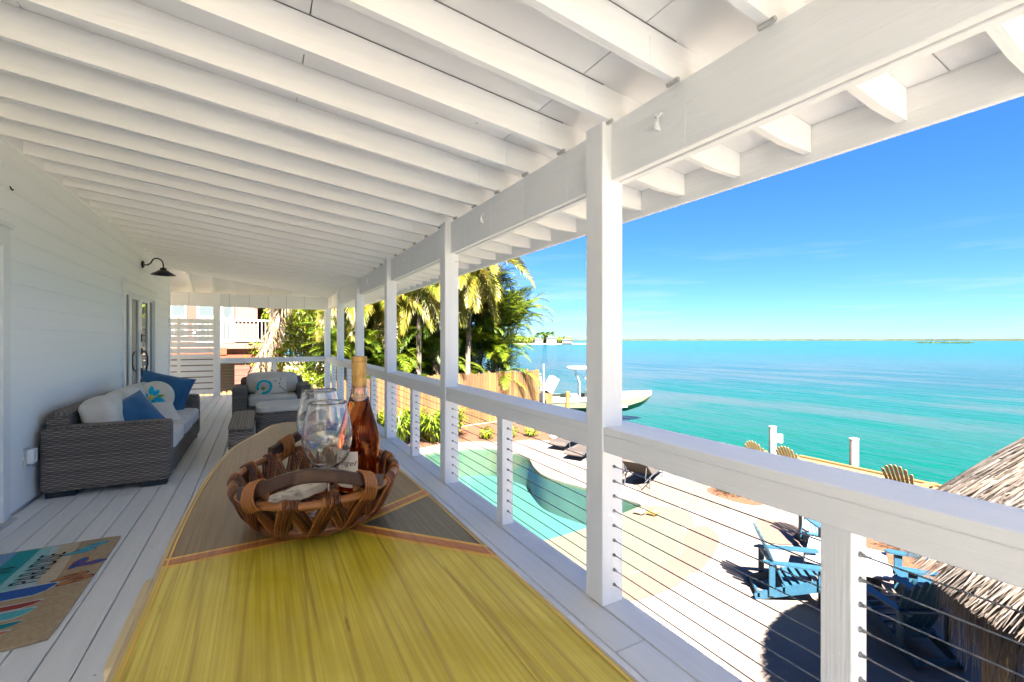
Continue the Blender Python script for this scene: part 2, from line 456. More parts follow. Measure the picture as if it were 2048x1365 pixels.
for k, pts in enumerate([[(7.62, 7.7), (8.15, 7.3), (8.25, 6.9), (7.95, 6.5), (7.6, 6.28), (7.62, 6.93), (7.75, 7.36)],
                         [(7.44, 6.24), (7.9, 6.2), (7.75, 5.75), (7.0, 5.3), (6.2, 5.05), (6.0, 5.5), (6.6, 5.63)],
                         [(5.98, 5.5), (6.15, 5.1), (5.4, 4.9), (4.6, 5.0), (4.4, 5.64), (5.4, 5.5)],
                         [(8.7, 5.6), (9.3, 5.9), (9.5, 5.3), (8.9, 4.8), (8.3, 5.1)],
                         [(9.6, 4.9), (10.4, 5.2), (10.7, 4.6), (10.0, 4.3)]]):
    setting(sheet('edging_stone', [tuple(p) for p in spline(pts, 3)], [], GZ + .006 + .003 * k, 'pink_stone'))

mat('joint_shade_grey', (.16, .155, .15), rough=.9)
# ================================================================== PORCH: deck
WALLX = -1.72
PX0, PX1 = 1.568, 1.708
deck = setting(thing('deck_floor', 'pale grey painted board deck of the porch', 'deck'))
del deck['category']
bx = WALLX
rows = []
while bx < 1.40 - .01:
    rows.append((bx, bx + .1425)); bx += .1485
last = rows[-1][1]
rows.append((last + .006, 1.572))
rows.append((1.578, 1.735))
for i, (a, b) in enumerate(rows):
    
    if i == len(rows) - 2: cuts = [1.56, 6.4, 11.1]
    elif i == len(rows) - 1: cuts = [1.92, 6.55, 11.2]
    else: cuts = [random.uniform(.5, 2.6) + k * random.choice((3.66, 4.27)) for k in range(4)]
    pts = [YB] + sorted(c for c in cuts if YB < c < 13.0) + [13.62]
    for y0, y1 in zip(pts, pts[1:]):
        if y1 - y0 < .05: continue
        box('deck_board', a, b, y0 + .002, y1 - .002, -.036, random.uniform(-.001, .001), 'deck_paint', deck, .004)
bx = WALLX - .1485
while bx > -4.6:
    box('deck_board', bx, bx + .1425, 12.34, 13.62, -.036, 0, 'deck_paint', deck, .004); bx -= .1485
box('joist_underlay', WALLX, 1.70, YB, 13.6, -.24, -.045, 'black_metal', deck, 0)
box('rim_board', 1.70, 1.738, YB, 13.62, -.30, -.040, 'paint_along', deck)
for y in (-2.6, 1.92, 6.55, 11.2, 13.4):
    box('pier', 1.45, 1.65, y - .1, y + .1, GZ, -.24, 'paint_upright', deck)

# ================================================================== PORCH: posts, beams, rafters, ceiling
POSTY = [1.853 + 2.315 * k for k in range(-2, 6)]
ordn = {0: 'porch post behind the table', 1: 'porch post', 2: 'nearest square white porch post in view, beside the table and railing', 3: 'second square white porch post from the camera, left of the palms',
        4: 'third square white porch post from the camera along the railing', 5: 'fourth square white porch post from the camera along the railing',
        6: 'fifth square white porch post, one before the far corner', 7: 'square white corner post where side and end railings meet'}
posts = []
for k, y in enumerate(POSTY):
    if y < YB: continue
    t = thing('porch_post', ordn[k] if k > 1 else ('square white porch post farthest behind the camera', 'square white porch post just behind the camera')[k], 'post', ((PX0 + PX1) / 2, y + .07, 0), 'white porch posts')
    box('shaft', PX0, PX1, y, y + .14, 0.001, 2.548, 'paint_upright', t, .005)
    if k >= 2:                                     # bolt heads under the paint
        for z in (2.42, 2.30, 2.16, 2.02, 1.86):
            mb = MB(); mb.lathe([(.001, .0), (.011, .0), (.013, -.004), (.013, -.006)], 8)
            o = mb.build('bolt_head', 'paint_upright', t, loc=(PX0 - .0005, y + .07 + random.uniform(-.012, .012), z + random.uniform(-.02, .02)))
            o.rotation_euler = (0, R(-90), 0)
for x, lab in ((-.94, 'square white post at the far end between slatted screen and open rail'), (-3.5, 'square white post at the far end hidden behind the house corner')):
    t = thing('porch_post', lab, 'post', (x, 13.5, 0), 'white porch posts')
    box('shaft', x - .07, x + .07, 13.43, 13.57, .001, 2.548, 'paint_upright', t, .005)

roof = thing('porch_roof', 'white painted porch roof with exposed rafters, beam and overhanging eave', 'porch roof', (0.5, 5, 2.24))
SL = .119
def zb(x): return 2.94 - SL * (x - WALLX)
RD = .165
SPACE = .428
HIPK = 1.17 / 3.36
def hip_x(y): return WALLX + (y - 12.33) / HIPK
rn = 0
for k in range(-9, 30):
    y = .99 + SPACE * k
    if y < YB + .05: continue
    x0 = WALLX - .005
    if y > 12.3: x0 = hip_x(y) + .08
    if x0 > 2.3 or y > 13.75: break
    x1 = 2.668
    t2 = .0195
    def prof(x): return zb(x)
    # underside: straight, seated on the beam, then a shallow cut at the tail
    mb = MB()
    P = [(x0, zb(x0)), (1.74, zb(1.74)), (2.42, zb(2.42) - .004), (2.60, zb(2.60) + .012), (x1, zb(x1) + .018), (x1, zb(x1) + RD), (x0, zb(x0) + RD)]
    m_ = len(P)
    jit = random.uniform(-.006, .006)
    c = .003
    V = [(x, y - t2 + jit, z) for x, z in P] + [(x, y + t2 + jit, z) for x, z in P]
    mb.add(V, [tuple(range(m_)), tuple(reversed(range(m_, 2 * m_)))] + [(i, m_ + i, m_ + (i + 1) % m_, (i + 1) % m_) for i in range(m_)])
    o = mb.build('rafter', 'paint_across', roof)
    if 1 <= k < 4:                                 # dark strip painting the shade in the gap between rafter and ceiling board
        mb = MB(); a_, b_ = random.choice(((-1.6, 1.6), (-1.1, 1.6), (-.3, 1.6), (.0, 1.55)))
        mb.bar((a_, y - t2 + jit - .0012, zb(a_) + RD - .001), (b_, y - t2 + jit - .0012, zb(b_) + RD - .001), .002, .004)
        mb.build('joint_shade', 'joint_shade_grey', o)
    if 0 <= k < 16 and y < 12.3:
        # painted tie strap on the rafter's near face above the beam
        box('tie_strap', 1.44, 1.468, y - t2 + jit - .004, y - t2 + jit - .0005, zb(1.45) + .002, zb(1.45) + .12, 'paint_across', o, .001)
        mb = MB(); mb.tube([(1.60, y - t2 - .012, zb(1.6) - .004), (1.60, y + .0, zb(1.6) - .006), (1.60, y + t2 + .012, zb(1.6) - .004)], .011, 6)
        mb.build('beam_clip', 'grey_seam', o)
# end rafters over the short return
for k in range(14):
    x = -4.0 + SPACE * k
    ys = 12.33 if x < WALLX else 12.33 + (x - WALLX) * HIPK + .06
    if ys > 13.3: break
    def ze(yy): return 2.94 - .333 * (yy - 12.33)
    mb = MB()
    P = [(ys, ze(ys)), (13.85, ze(13.85)), (13.85, ze(13.85) + RD), (ys, ze(ys) + RD)]
    V = [(x - .02, yy, z) for yy, z in P] + [(x + .02, yy, z) for yy, z in P]
    mb.add(V, [(3, 2, 1, 0), (4, 5, 6, 7)] + [(i, (i + 1) % 4, 4 + (i + 1) % 4, 4 + i) for i in range(4)])
    mb.build('rafter', 'paint_upright', roof)
# hip rafter
mb = MB(); mb.bar((WALLX, 12.33, 2.94 + .09), (2.66, 13.86, zb(2.66) + .09), .04, .17); mb.build('hip_rafter', 'paint_across', roof)

def clip(poly, a, b, c):
    """keep a*x+b*y<=c"""
    out = []
    for i in range(len(poly)):
        p, q = poly[i], poly[(i + 1) % len(poly)]
        dp, dq = a * p[0] + b * p[1] - c, a * q[0] + b * q[1] - c
        if dp <= 0: out.append(p)
        if dp * dq < 0:
            t = dp / (dp - dq); out.append((p[0] + (q[0] - p[0]) * t, p[1] + (q[1] - p[1]) * t))
    return out
def panel(poly, zf, name='ceiling_panel', th=.016, material='panel_paint'):
    n = len(poly)
    V = [(x, y, zf(x, y)) for x, y in poly] + [(x, y, zf(x, y) + th) for x, y in poly]
    mesh(name, V, [tuple(reversed(range(n))), tuple(range(n, 2 * n))] + [(i, (i + 1) % n, n + (i + 1) % n, n + i) for i in range(n)], material, roof)
hipn = (-HIPK, 1.0, 12.33 - HIPK * WALLX)        # y - HIPK*x <= c
xs = [WALLX - .03, -1.02, .20, 1.42, 2.668]
for i in range(4):
    y = YB - (0 if i % 2 else 1.22)
    while y < 14:
        poly = [(xs[i] + .003, max(y, YB) + .003), (xs[i + 1] - .003, max(y, YB) + .003), (xs[i + 1] - .003, y + 2.44 - .003), (xs[i] + .003, y + 2.44 - .003)]
        poly = clip(poly, *hipn)
        if len(poly) > 2: panel(poly, lambda x, y_: zb(x) + RD + .002)
        y += 2.44
for x0 in (-4.6, -2.16, .28):
    poly = [(x0 + .003, 12.2), (x0 + 2.437, 12.2), (x0 + 2.437, 13.9), (x0 + .003, 13.9)]
    poly = clip(poly, HIPK, -1.0, -(12.33 - HIPK * WALLX) - .004)
    poly = clip(poly, 1, 0, 2.668)
    if len(poly) > 2: panel(poly, lambda x, y_: 2.94 - .333 * (y_ - 12.33) + RD + .002)
# roof covering above, casts the shade
mat('roof_metal', (.55, .56, .56), rough=.4, metal=.4)
mesh('roof_covering', [(-8, YB - .05, 2.94 + RD + .05), (WALLX, YB - .05, 2.94 + RD + .05), (2.74, YB - .05, zb(2.74) + RD + .05), (2.74, 13.93, zb(2.74) + RD + .05), (WALLX, 12.33, 2.94 + RD + .05), (-8, 12.33, 2.94 + RD + .05), (-8, 13.93, 2.40 + RD + .05)],
     [(1, 2, 3, 4), (5, 4, 3, 6)], 'roof_metal', roof)
box('fascia_board', 2.670, 2.708, YB - .05, 14.0, 2.388, zb(2.68) + RD + .03, 'paint_along', roof)
box('fascia_board', -4.6, 2.669, 13.9, 13.938, 2.34, 2.58, 'paint_across', roof)
# beams: two boards with a shadow gap, cut between the posts
segs = [(YB - .05, POSTY[1])] + [(a + .14, b) for a, b in zip(POSTY[1:], POSTY[2:])]
for a, b in segs:
    bo = box('beam', 1.628, 1.668, a + .001, b - .001, 2.24, 2.545, 'paint_along', roof, .004)
    box('beam', 1.678, 1.72, a + .001, b - .001, 2.236, 2.543, 'paint_along', roof, .004)
    if a < YB: continue
    for f, nn in ((.12, 0), (.36, 1), (.60, 0), (.84, 1)) if a > 0 else ((.78, 1), (.94, 0)):
        yy = a + (b - a) * f
        o = box('beam_seam_strap', 1.6268, 1.628, yy, yy + .022, 2.245, 2.54, 'paint_along', bo, 0)
    yh = a + (b - a) * (.66 if a > 0 else .845)
    mb = MB()
    mb.tube([(1.626, yh - .014, 2.445), (1.612, yh - .016, 2.44), (1.606, yh - .006, 2.428), (1.61, yh + .006, 2.42)], .006, 7)
    mb.tube([(1.626, yh + .012, 2.452), (1.614, yh + .014, 2.446), (1.604, yh + .006, 2.436)], .007, 7)
    mb.tube([(1.61, yh, 2.43), (1.604, yh + .002, 2.405), (1.610, yh + .004, 2.38), (1.622, yh + .002, 2.372), (1.616, yh - .002, 2.395)], [.006, .011, .014, .01, .005], 7)
    mb.build('painted_hook', 'paint_along', bo, smooth=True)
for a, b in ((-3.42, -1.012), (-.868, 1.566)):
    box('beam', a, b, 13.46, 13.50, 2.225, 2.545, 'paint_across', roof, .004)
    x = a + .2
    while x < b - .1:
        box('beam_seam', x, x + .008, 13.4585, 13.4605, 2.228, 2.542, 'grey_seam', roof, 0); x += .428

# ================================================================== RAILINGS
CZ = [.728 - .0783 * k for k in range(9)]
fit = MB(); fit.lathe([(.001, 0), (.009, 0), (.009, -.004), (.006, -.006), (.006, -.014), (.0035, -.016), (.0035, -.03)], 8)
fit_me = bpy.data.meshes.new('cable_fitting'); fit_me.from_pydata(fit.v, [], fit.f); fit_me.materials.append(MATS['steel'])
def fitting(x, y, z, rx, parent):
    o = bpy.data.objects.new('cable_fitting', fit_me); COL.objects.link(o); o.parent = parent
    o.location = Vector((x, y, z)) - _base(parent); o.rotation_euler = rx
RL = {1: 'nearest white railing section with steel cables, in front of the thatched hut', 2: 'white cable railing section between first and second porch posts, by the pool',
      3: 'white cable railing section between second and third porch posts', 4: 'white cable railing section between third and fourth porch posts',
      5: 'white cable railing section between fourth and fifth porch posts', 6: 'farthest side railing section, next to the corner post'}
for k in range(1, 7):
    y0 = POSTY[k] + .141; y1 = POSTY[k + 1] - .001
    t = thing('railing', RL[k], 'railing', (1.65, (y0 + y1) / 2, 0), 'cable railing sections along the porch')
    mb = MB()
    mb.prism([(1.573, y0), (1.813, y0), (1.813, y1 + .14), (1.711, y1 + .14), (1.711, y1), (1.573, y1)], .904, .942)
    o = mb.build('cap_rail', 'paint_along', t)
    md = o.modifiers.new('b', 'BEVEL'); md.width = .005; md.segments = 2
    box('rail_board', 1.576, 1.616, y0, y1, .811, .9035, 'paint_along', t, .004)
    box('rail_board', 1.66, 1.70, y0, y1, .811, .9035, 'paint_along', t, .004)
    ym = (y0 + y1) / 2
    box('baluster', 1.598, 1.690, ym - .046, ym + .046, .001, .8108, 'paint_upright', t, .004)
    for z in CZ:
        mb = MB(); mb.tube([(1.644, y0, z), (1.644, ym, z - .0015), (1.644, y1, z)], .0026, 6, cap=False); mb.build('cable', 'steel', t, smooth=True)
        fitting(1.644, y1, z, (R(-90), 0, 0), t)
        fitting(1.644, ym - .046, z, (R(-90), 0, 0), t)
        if k == 2: fitting(1.644, y0, z, (R(90), 0, 0), t)
t = thing('railing', 'white end railing across the far end of the porch with thin cables', 'railing', (.35, 13.5, 0))
box('cap_rail', -.869, 1.567, 13.40, 13.58, .904, .942, 'paint_across', t, .004)
box('rail_board', -.869, 1.567, 13.44, 13.48, .811, .9035, 'paint_across', t, .004)
box('baluster', .30, .39, 13.455, 13.545, .001, .8108, 'paint_upright', t, .004)
for z in CZ:
    mb = MB(); mb.tube([(-.87, 13.5, z), (1.568, 13.5, z)], .0026, 6, cap=False); mb.build('cable', 'steel', t)
# slatted privacy screen
t = thing('privacy_screen', 'white horizontal slat privacy screen at the far end beside the house', 'screen', (-2.2, 13.5, 0))
for k in range(13):
    z = .06 + k * .145
    box('slat', -3.43, -1.012, 13.50, 13.52, z, z + .118, 'paint_across', t, .003)
for x in (-2.6, -1.75): box('batten', x, x + .07, 13.521, 13.56, .02, 1.93, 'paint_upright', t)

# ================================================================== HOUSE
house = thing('house', 'white lap sided house wall along the porch with French doors', 'house', (WALLX, 5, GZ))
box('wall_core', -8, WALLX - .03, YB, 12.30, GZ, 3.12, 'siding_paint', house, 0)
def siding(y0, y1, z):
    e = .182
    V = [(WALLX - .03, y0, z), (WALLX, y0, z), (WALLX - .012, y0, z + e), (WALLX - .03, y0, z + e)]
    V += [(x, y1, zz) for x, _, zz in V]
    mesh('siding_board', V, [(0, 1, 2, 3), (7, 6, 5, 4), (0, 4, 5, 1), (1, 5, 6, 2), (2, 6, 7, 3)], 'siding_paint', house)
DN, DF = (2.92, 4.99), (8.40, 10.70)
for k in range(17):
    z = .03 + k * .1825
    if z > 2.93: break
    if z < 2.2:
        for a, b in ((YB, DN[0]), (DN[1], DF[0]), (DF[1], 12.2)): siding(a, b, z)
    else: siding(YB, 12.2, z)
box('corner_board', WALLX - .03, WALLX + .012, 12.2, 12.325, 0.01, 2.95, 'siding_paint', house)
box('frieze_board', WALLX - .028, WALLX + .008, YB, 12.2, 2.93, 3.1, 'siding_paint', house)
def doors(y0, y1, sidelights):
    d = link('french_door', bpy.data.meshes.new('french_door'), None, house)
    mb = MB(); c = .11
    x0, x1 = WALLX - .03, WALLX + .022
    for a, b, z0, z1 in ((y0, y0 + c, .01, 2.26), (y1 - c, y1, .01, 2.26), (y0 + c, y1 - c, 2.12, 2.26)): mb.box(x0, x1, a, b, z0, z1)
    mb.box(x0, x1 + .02, y0 - .02, y1 + .02, 2.261, 2.295)
    mb.build('casing', 'white_gloss', d)
    ya, yb = y0 + c, y1 - c
    if sidelights:
        w = (yb - ya)
        cols = [(ya, ya + .16 * w, .03), (ya + .17 * w, ya + .495 * w, .11), (ya + .505 * w, ya + .83 * w, .11), (ya + .84 * w, yb, .03)]
    else: cols = [(ya, ya + .49 * (yb - ya), .11), (ya + .51 * (yb - ya), yb, .11)]
    for i, (a, b, s) in enumerate(cols):
        mb = MB(); xx = WALLX - .006
        tz, bz = (2.04, .25) if s > .05 else (2.08, .06)
        mb.box(WALLX - .03, xx, a, a + s, .015, 2.118); mb.box(WALLX - .03, xx, b - s, b, .015, 2.118)
        mb.box(WALLX - .03, xx, a + s, b - s, tz, 2.118); mb.box(WALLX - .03, xx, a + s, b - s, .015, bz)
        mb.build('door_leaf' if s > .05 else 'sidelight_frame', 'white_gloss', d)
        mesh('pane', [(WALLX - .024, a + s, bz), (WALLX - .024, b - s, bz), (WALLX - .024, b - s, tz), (WALLX - .024, a + s, tz)], [(0, 1, 2, 3)], 'dark_glass', d)
    ym = (cols[len(cols) // 2][0]) + .06
    mb = MB(); X = WALLX
    mb.box(X - .006, X + .012, ym - .02, ym + .02, .78, .93); mb.box(X - .006, X + .012, ym - .02, ym + .02, 1.16, 1.26); mb.box(X - .006, X + .01, ym - .018, ym + .018, 1.36, 1.5)
    mb.tube([(X + .01, ym, 1.2), (X + .05, ym, 1.2), (X + .075, ym, 1.12), (X + .078, ym, 1.0), (X + .06, ym, .9), (X + .01, ym, .86)], .011, 8)
    mb.build('handle', 'black_metal', d)
    mb = MB(); mb.box(X - .03, X + .06, y0, y1, -.001, .014); mb.build('threshold', 'grey_seam', d)
doors(*DF, True)
doors(*DN, False)
# ================================================================== PORCH FURNITURE
def wicker(name, dark, light, p=.021, w=.045):
    m = bpy.data.materials.new(name); m.use_nodes = True
    nt = m.node_tree; N, L = nt.nodes, nt.links; b = N['Principled BSDF']; b.inputs['Roughness'].default_value = .6
    tc = N.new('ShaderNodeNewGeometry')
    s = N.new('ShaderNodeSeparateXYZ'); L.new(tc.outputs['Position'], s.inputs[0])
    sn = N.new('ShaderNodeSeparateXYZ'); L.new(tc.outputs['Normal'], sn.inputs[0])
    def M(op, a, c=None, d=None):
        n = N.new('ShaderNodeMath'); n.operation = op
        for i, v in enumerate((a, c, d)):
            if v is None: continue
            if isinstance(v, (int, float)): n.inputs[i].default_value = v
            else: L.new(v, n.inputs[i])
        return n.outputs[0]
    up = M('GREATER_THAN', M('ABSOLUTE', sn.outputs[2]), .6)
    X, Y, Z = s.outputs
    nz = N.new('ShaderNodeTexNoise'); nz.inputs['Scale'].default_value = 9; L.new(tc.outputs['Position'], nz.inputs['Vector'])
    wob = M('MULTIPLY', M('SUBTRACT', nz.outputs['Fac'], .5), .006)
    r = M('ADD', M('ADD', M('MULTIPLY', up, X), M('MULTIPLY', M('SUBTRACT', 1.0, up), Z)), wob)
    c = M('ADD', M('MULTIPLY', up, Y), M('MULTIPLY', M('SUBTRACT', 1.0, up), M('ADD', X, Y)))
    row = M('FLOOR', M('DIVIDE', r, p))
    h = M('MULTIPLY_ADD', M('COSINE', M('MULTIPLY', M('SUBTRACT', M('DIVIDE', r, p), .5), 2 * math.pi)), .5, .5)
    o = M('MULTIPLY_ADD', M('SINE', M('MULTIPLY', M('ADD', M('DIVIDE', c, w), row), math.pi)), .5, .5)
    hh = M('MULTIPLY', h, M('MULTIPLY_ADD', o, .65, .35))
    rnd = N.new('ShaderNodeTexWhiteNoise'); rnd.noise_dimensions = '1D'; L.new(row, rnd.inputs['W'])
    mx = N.new('ShaderNodeMix'); mx.data_type = 'RGBA'; mx.inputs['A'].default_value = dark + (1,); mx.inputs['B'].default_value = light + (1,)
    L.new(hh, mx.inputs['Factor'])
    hs = N.new('ShaderNodeHueSaturation'); L.new(mx.outputs['Result'], hs.inputs['Color']); L.new(M('MULTIPLY_ADD', rnd.outputs['Value'], .5, .75), hs.inputs['Value'])
    L.new(hs.outputs[0], b.inputs['Base Color'])
    bp = N.new('ShaderNodeBump'); bp.inputs['Strength'].default_value = .9; bp.inputs['Distance'].default_value = .008; L.new(hh, bp.inputs['Height']); L.new(bp.outputs[0], b.inputs['Normal'])
    MATS[name] = m
wicker('grey_wicker', (.075, .06, .052), (.33, .275, .24), .018, .045)
wicker('tan_wicker', (.05, .04, .03), (.55, .45, .35), .016, .03)
mat('cushion_fabric', (.68, .64, .585), (.61, .57, .52), rough=.9, nscale=5, bump=.3, bscale=90, bstretch=(1, 1, 1), bdist=.003, sheen=.2)
mat('blue_velvet', (.008, .075, .19), (.02, .13, .30), rough=.8, nscale=7, lo=.35, hi=.75, sheen=.5)
mat('cream_fabric', (.72, .68, .60), (.66, .61, .53), rough=.9, nscale=9)
mat('turquoise_thread', (.0, .36, .42), (.0, .46, .56), rough=.8, nscale=30)
mat('petal_blue', (.0, .38, .62), (.0, .50, .72), rough=.8, nscale=30)
mat('teal_leaf', (.01, .20, .20), rough=.8)
mat('leaf_green_thread', (.15, .35, .04), rough=.8)
mat('yellow_thread', (.75, .60, .12), rough=.8)
mat('lilac_thread', (.55, .45, .52), rough=.8)
mat('white_piping', (.78, .78, .80), rough=.7)
mat('dark_foot', (.03, .03, .035), rough=.6)

def rbox(name, x0, x1, y0, y1, z0, z1, material, parent, e=6., puff=(0, 0, 0), n=10, wr=.0):
    """rounded, puffed cushion or upholstered block"""
    cx, cy, cz = (x0 + x1) / 2, (y0 + y1) / 2, (z0 + z1) / 2
    a, b, c = (x1 - x0) / 2, (y1 - y0) / 2, (z1 - z0) / 2
    V, F, idx = [], [], {}
    def vert(u, v, w):
        k = (round(u, 4), round(v, 4), round(w, 4))
        if k in idx: return idx[k]
        s = (abs(u) ** e + abs(v) ** e + abs(w) ** e) ** (-1 / e)
        m = max(abs(u), abs(v), abs(w))
        x, y, z = u * s, v * s, w * s
        x *= 1 + puff[0] * (1 - v * v) * (1 - w * w); y *= 1 + puff[1] * (1 - u * u) * (1 - w * w); z *= 1 + puff[2] * (1 - u * u) * (1 - v * v)
        p = Vector((cx + a * x, cy + b * y, cz + c * z))
        if wr:
            d = mnoise.noise(p * 6) * wr + mnoise.noise(p * 17) * wr * .5
            p += Vector((x, y, z)) * d
        idx[k] = len(V); V.append(p); return idx[k]
    g = [-1 + 2 * i / n for i in range(n + 1)]
    g = [math.copysign(abs(t) ** .7, t) for t in g]
    for ax in range(3):
        for sgn in (-1, 1):
            for i in range(n):
                for j in range(n):
                    q = []
                    for (p_, r_) in ((g[i], g[j]), (g[i + 1], g[j]), (g[i + 1], g[j + 1]), (g[i], g[j + 1])):
                        t = [0, 0, 0]; t[ax] = sgn; t[(ax + 1) % 3] = p_; t[(ax + 2) % 3] = r_
                        q.append(vert(*t))
                    F.append(tuple(q) if sgn > 0 else tuple(reversed(q)))
    return mesh(name, V, F, material, parent, smooth=True)

def pillow_surface(u, v, a, b, T, pinch=.07):
    x = a * u * (1 - pinch * (1 - v * v)); y = b * v * (1 - pinch * (1 - u * u))
    t = T * ((1 - abs(u) ** 2.4) * (1 - abs(v) ** 2.4)) ** .5
    return x, y, t
def pillow(name, a, b, T, material, parent, n=18, wr=.006, seed=0):
    """square throw pillow lying in local x-z, facing -y"""
    V, F = [], []
    for side in (1, -1):
        base = len(V)
        for i in range(n + 1):
            for j in range(n + 1):
                u, v = -1 + 2 * i / n, -1 + 2 * j / n
                x, z, t = pillow_surface(u, v, a, b, T)
                q = Vector((x * 7 + seed, z * 7, side * 3))
                t += wr * 2.2 * mnoise.noise(q) * (1 - u * u) * (1 - v * v)
                V.append((x, -side * t, z))
        for i in range(n):
            for j in range(n):
                p = base + i * (n + 1) + j
                f = (p, p + n + 1, p + n + 2, p + 1)
                F.append(f if side > 0 else tuple(reversed(f)))
    o = mesh(name, V, F, material, parent, smooth=True)
    return o
def on_pillow(poly, a, b, T, off=.004):
    """lift a flat shape (x,z as fractions of the pillow) on to its front"""
    out = []
    for u, v in poly:
        x, z, t = pillow_surface(u, v, a, b, T)
        out.append((x, -t - off, z))
    return out
def ring_patch(name, poly_rows, material, parent):
    V, F = [], []
    m_ = len(poly_rows[0])
    for r in poly_rows: V += r
    for i in range(len(poly_rows) - 1):
        for j in range(m_ - 1):
            F.append((i * m_ + j, i * m_ + j + 1, (i + 1) * m_ + j + 1, (i + 1) * m_ + j))
    return mesh(name, V, F, material, parent, smooth=True)

# ---- sofa
SX0, SX1, SY0, SY1 = -1.68, -.76, 5.46, 8.00
sofa = thing('sofa', 'long grey wicker sofa with beige cushions against the white wall', 'sofa', (-1.22, 6.7, 0))
rbox('arm', SX0, SX1, SY0, SY0 + .20, .05, .62, 'grey_wicker', sofa, e=22)
rbox('arm', SX0, SX1, SY1 - .20, SY1, .05, .62, 'grey_wicker', sofa, e=22)
rbox('backrest', SX0 - .005, SX0 + .17, SY0 + .1, SY1 - .1, .05, .745, 'grey_wicker', sofa, e=18)
rbox('seat_base', SX0 + .1, SX1 - .01, SY0 + .19, SY1 - .19, .05, .30, 'grey_wicker', sofa, e=22)
for x in (SX0 + .03, SX1 - .23):
    for y in (SY0 + .02, SY1 - .12): box('foot', x, x + .2, y, y + .1, .001, .06, 'dark_foot', sofa)
w3 = (SY1 - SY0 - .42) / 3
for k in range(3):
    y = SY0 + .21 + k * w3
    rbox('seat_cushion', SX0 + .17, SX1 + .015, y + .003, y + w3 - .003, .295, .455, 'cushion_fabric', sofa, e=9, puff=(0, 0, .10), wr=.006)
    o = rbox('back_cushion', -.13, .13, y + .01, y + w3 - .01, -.2, .22, 'cushion_fabric', sofa, e=5, puff=(.18, 0, .04), wr=.012)
    o.location = o.location + Vector((SX0 + .335, 0, .615)); o.rotation_euler = (0, R(-14), 0)
def flower_pillow():
    t = thing('round_pillow', 'round cream pillow with a turquoise flower on the grey sofa', 'pillow', (-1.17, 7.2, .45))
    body = MB()
    def th(r): return .075 * (1 - (r / .225) ** 2.6) ** .5 if r < .225 else 0
    rows = [i / 12 * .225 for i in range(13)]
    prof = [(max(r, .0005), th(r)) for r in rows] + [(max(r, .0005), -th(r)) for r in reversed(rows[:-1])]
    body.lathe(prof, 40)
    o = body.build('pillow_body', 'cream_fabric', t, smooth=True, loc=(0, 0, 0))
    parts = [o]
    def petal(ang, r0, r1, w, material, name):
        V, F = [], []
        for i in range(9):
            s = i / 8; r = r0 + (r1 - r0) * s; hw = w * (math.sin(math.pi * min(1, s * .93 + .05)) ** .8)
            for j in (-1, -.5, 0, .5, 1):
                x = math.cos(ang) * r - math.sin(ang) * hw * j; y = math.sin(ang) * r + math.cos(ang) * hw * j
                V.append((x, y, th(min(.224, math.hypot(x, y))) + .004))
        for i in range(8):
            for j in range(4): F.append((i * 5 + j, i * 5 + 5 + j, i * 5 + 6 + j, i * 5 + 1 + j))
        parts.append(mesh(name, V, F, material, t, smooth=True, loc=(0, 0, 0)))
    for k, a in enumerate((95, 50, -20, -62, -115, -165, 155)):
        petal(R(a), .03, (.15, .12, .16, .17, .15, .17, .17)[k], .030, 'petal_blue', 'petal')
    for a in (10, 178): petal(R(a), .06, .205 if a > 100 else .14, .014, 'leaf_green_thread', 'stitched_leaf')
    c = MB(); c.lathe([(.001, th(0) + .010), (.02, th(.02) + .009), (.03, th(.03) + .004)], 14); parts.append(c.build('flower_centre', 'yellow_thread', t, smooth=True, loc=(0, 0, 0)))
    rot = Matrix.Rotation(R(-12), 4, 'Z') @ Matrix.Rotation(R(72), 4, 'X')
    for p_ in parts:
        p_.matrix_local = Matrix.Translation((0, 0, .21)) @ rot
flower_pillow()
def throw(name, label, a, b, T, material, loc, rot, piping=False, seed=0):
    t = thing(name, label, 'pillow', loc)
    o = pillow('pillow_body', a, b, T, material, t, seed=seed)
    o.location = (0, 0, 0)
    if piping:
        mb = MB(); pts = []
        for k in range(64):
            s = k / 16; q = int(s); f = -1 + 2 * (s - q)
            u, v = ((f, -1), (1, f), (-f, 1), (-1, -f))[q]
            x, z, _ = pillow_surface(u, v, a, b, T); pts.append((x, 0, z))
        mb.tube(pts, .005, 6, closed=True); p_ = mb.build('piping', 'white_piping', t, smooth=True); p_.location = (0, 0, 0); p_.parent = t
    t.rotation_euler = rot
    return t
throw('throw_pillow', 'large blue velvet pillow leaning on the far sofa arm', .31, .25, .085, 'blue_velvet', (-1.13, 7.58, .70), (R(-18), R(14), R(-8)), seed=2)
throw('throw_pillow', 'small blue velvet pillow with pale piping behind the near sofa arm', .22, .20, .08, 'blue_velvet', (-1.14, 6.05, .63), (R(-30), R(-20), R(52)), True, seed=5)
throw('throw_pillow', 'small grey pillow lying between the blue pillow and the flower pillow', .18, .17, .07, 'cushion_fabric', (-1.02, 6.62, .55), (R(-52), 0, R(30)), seed=9)

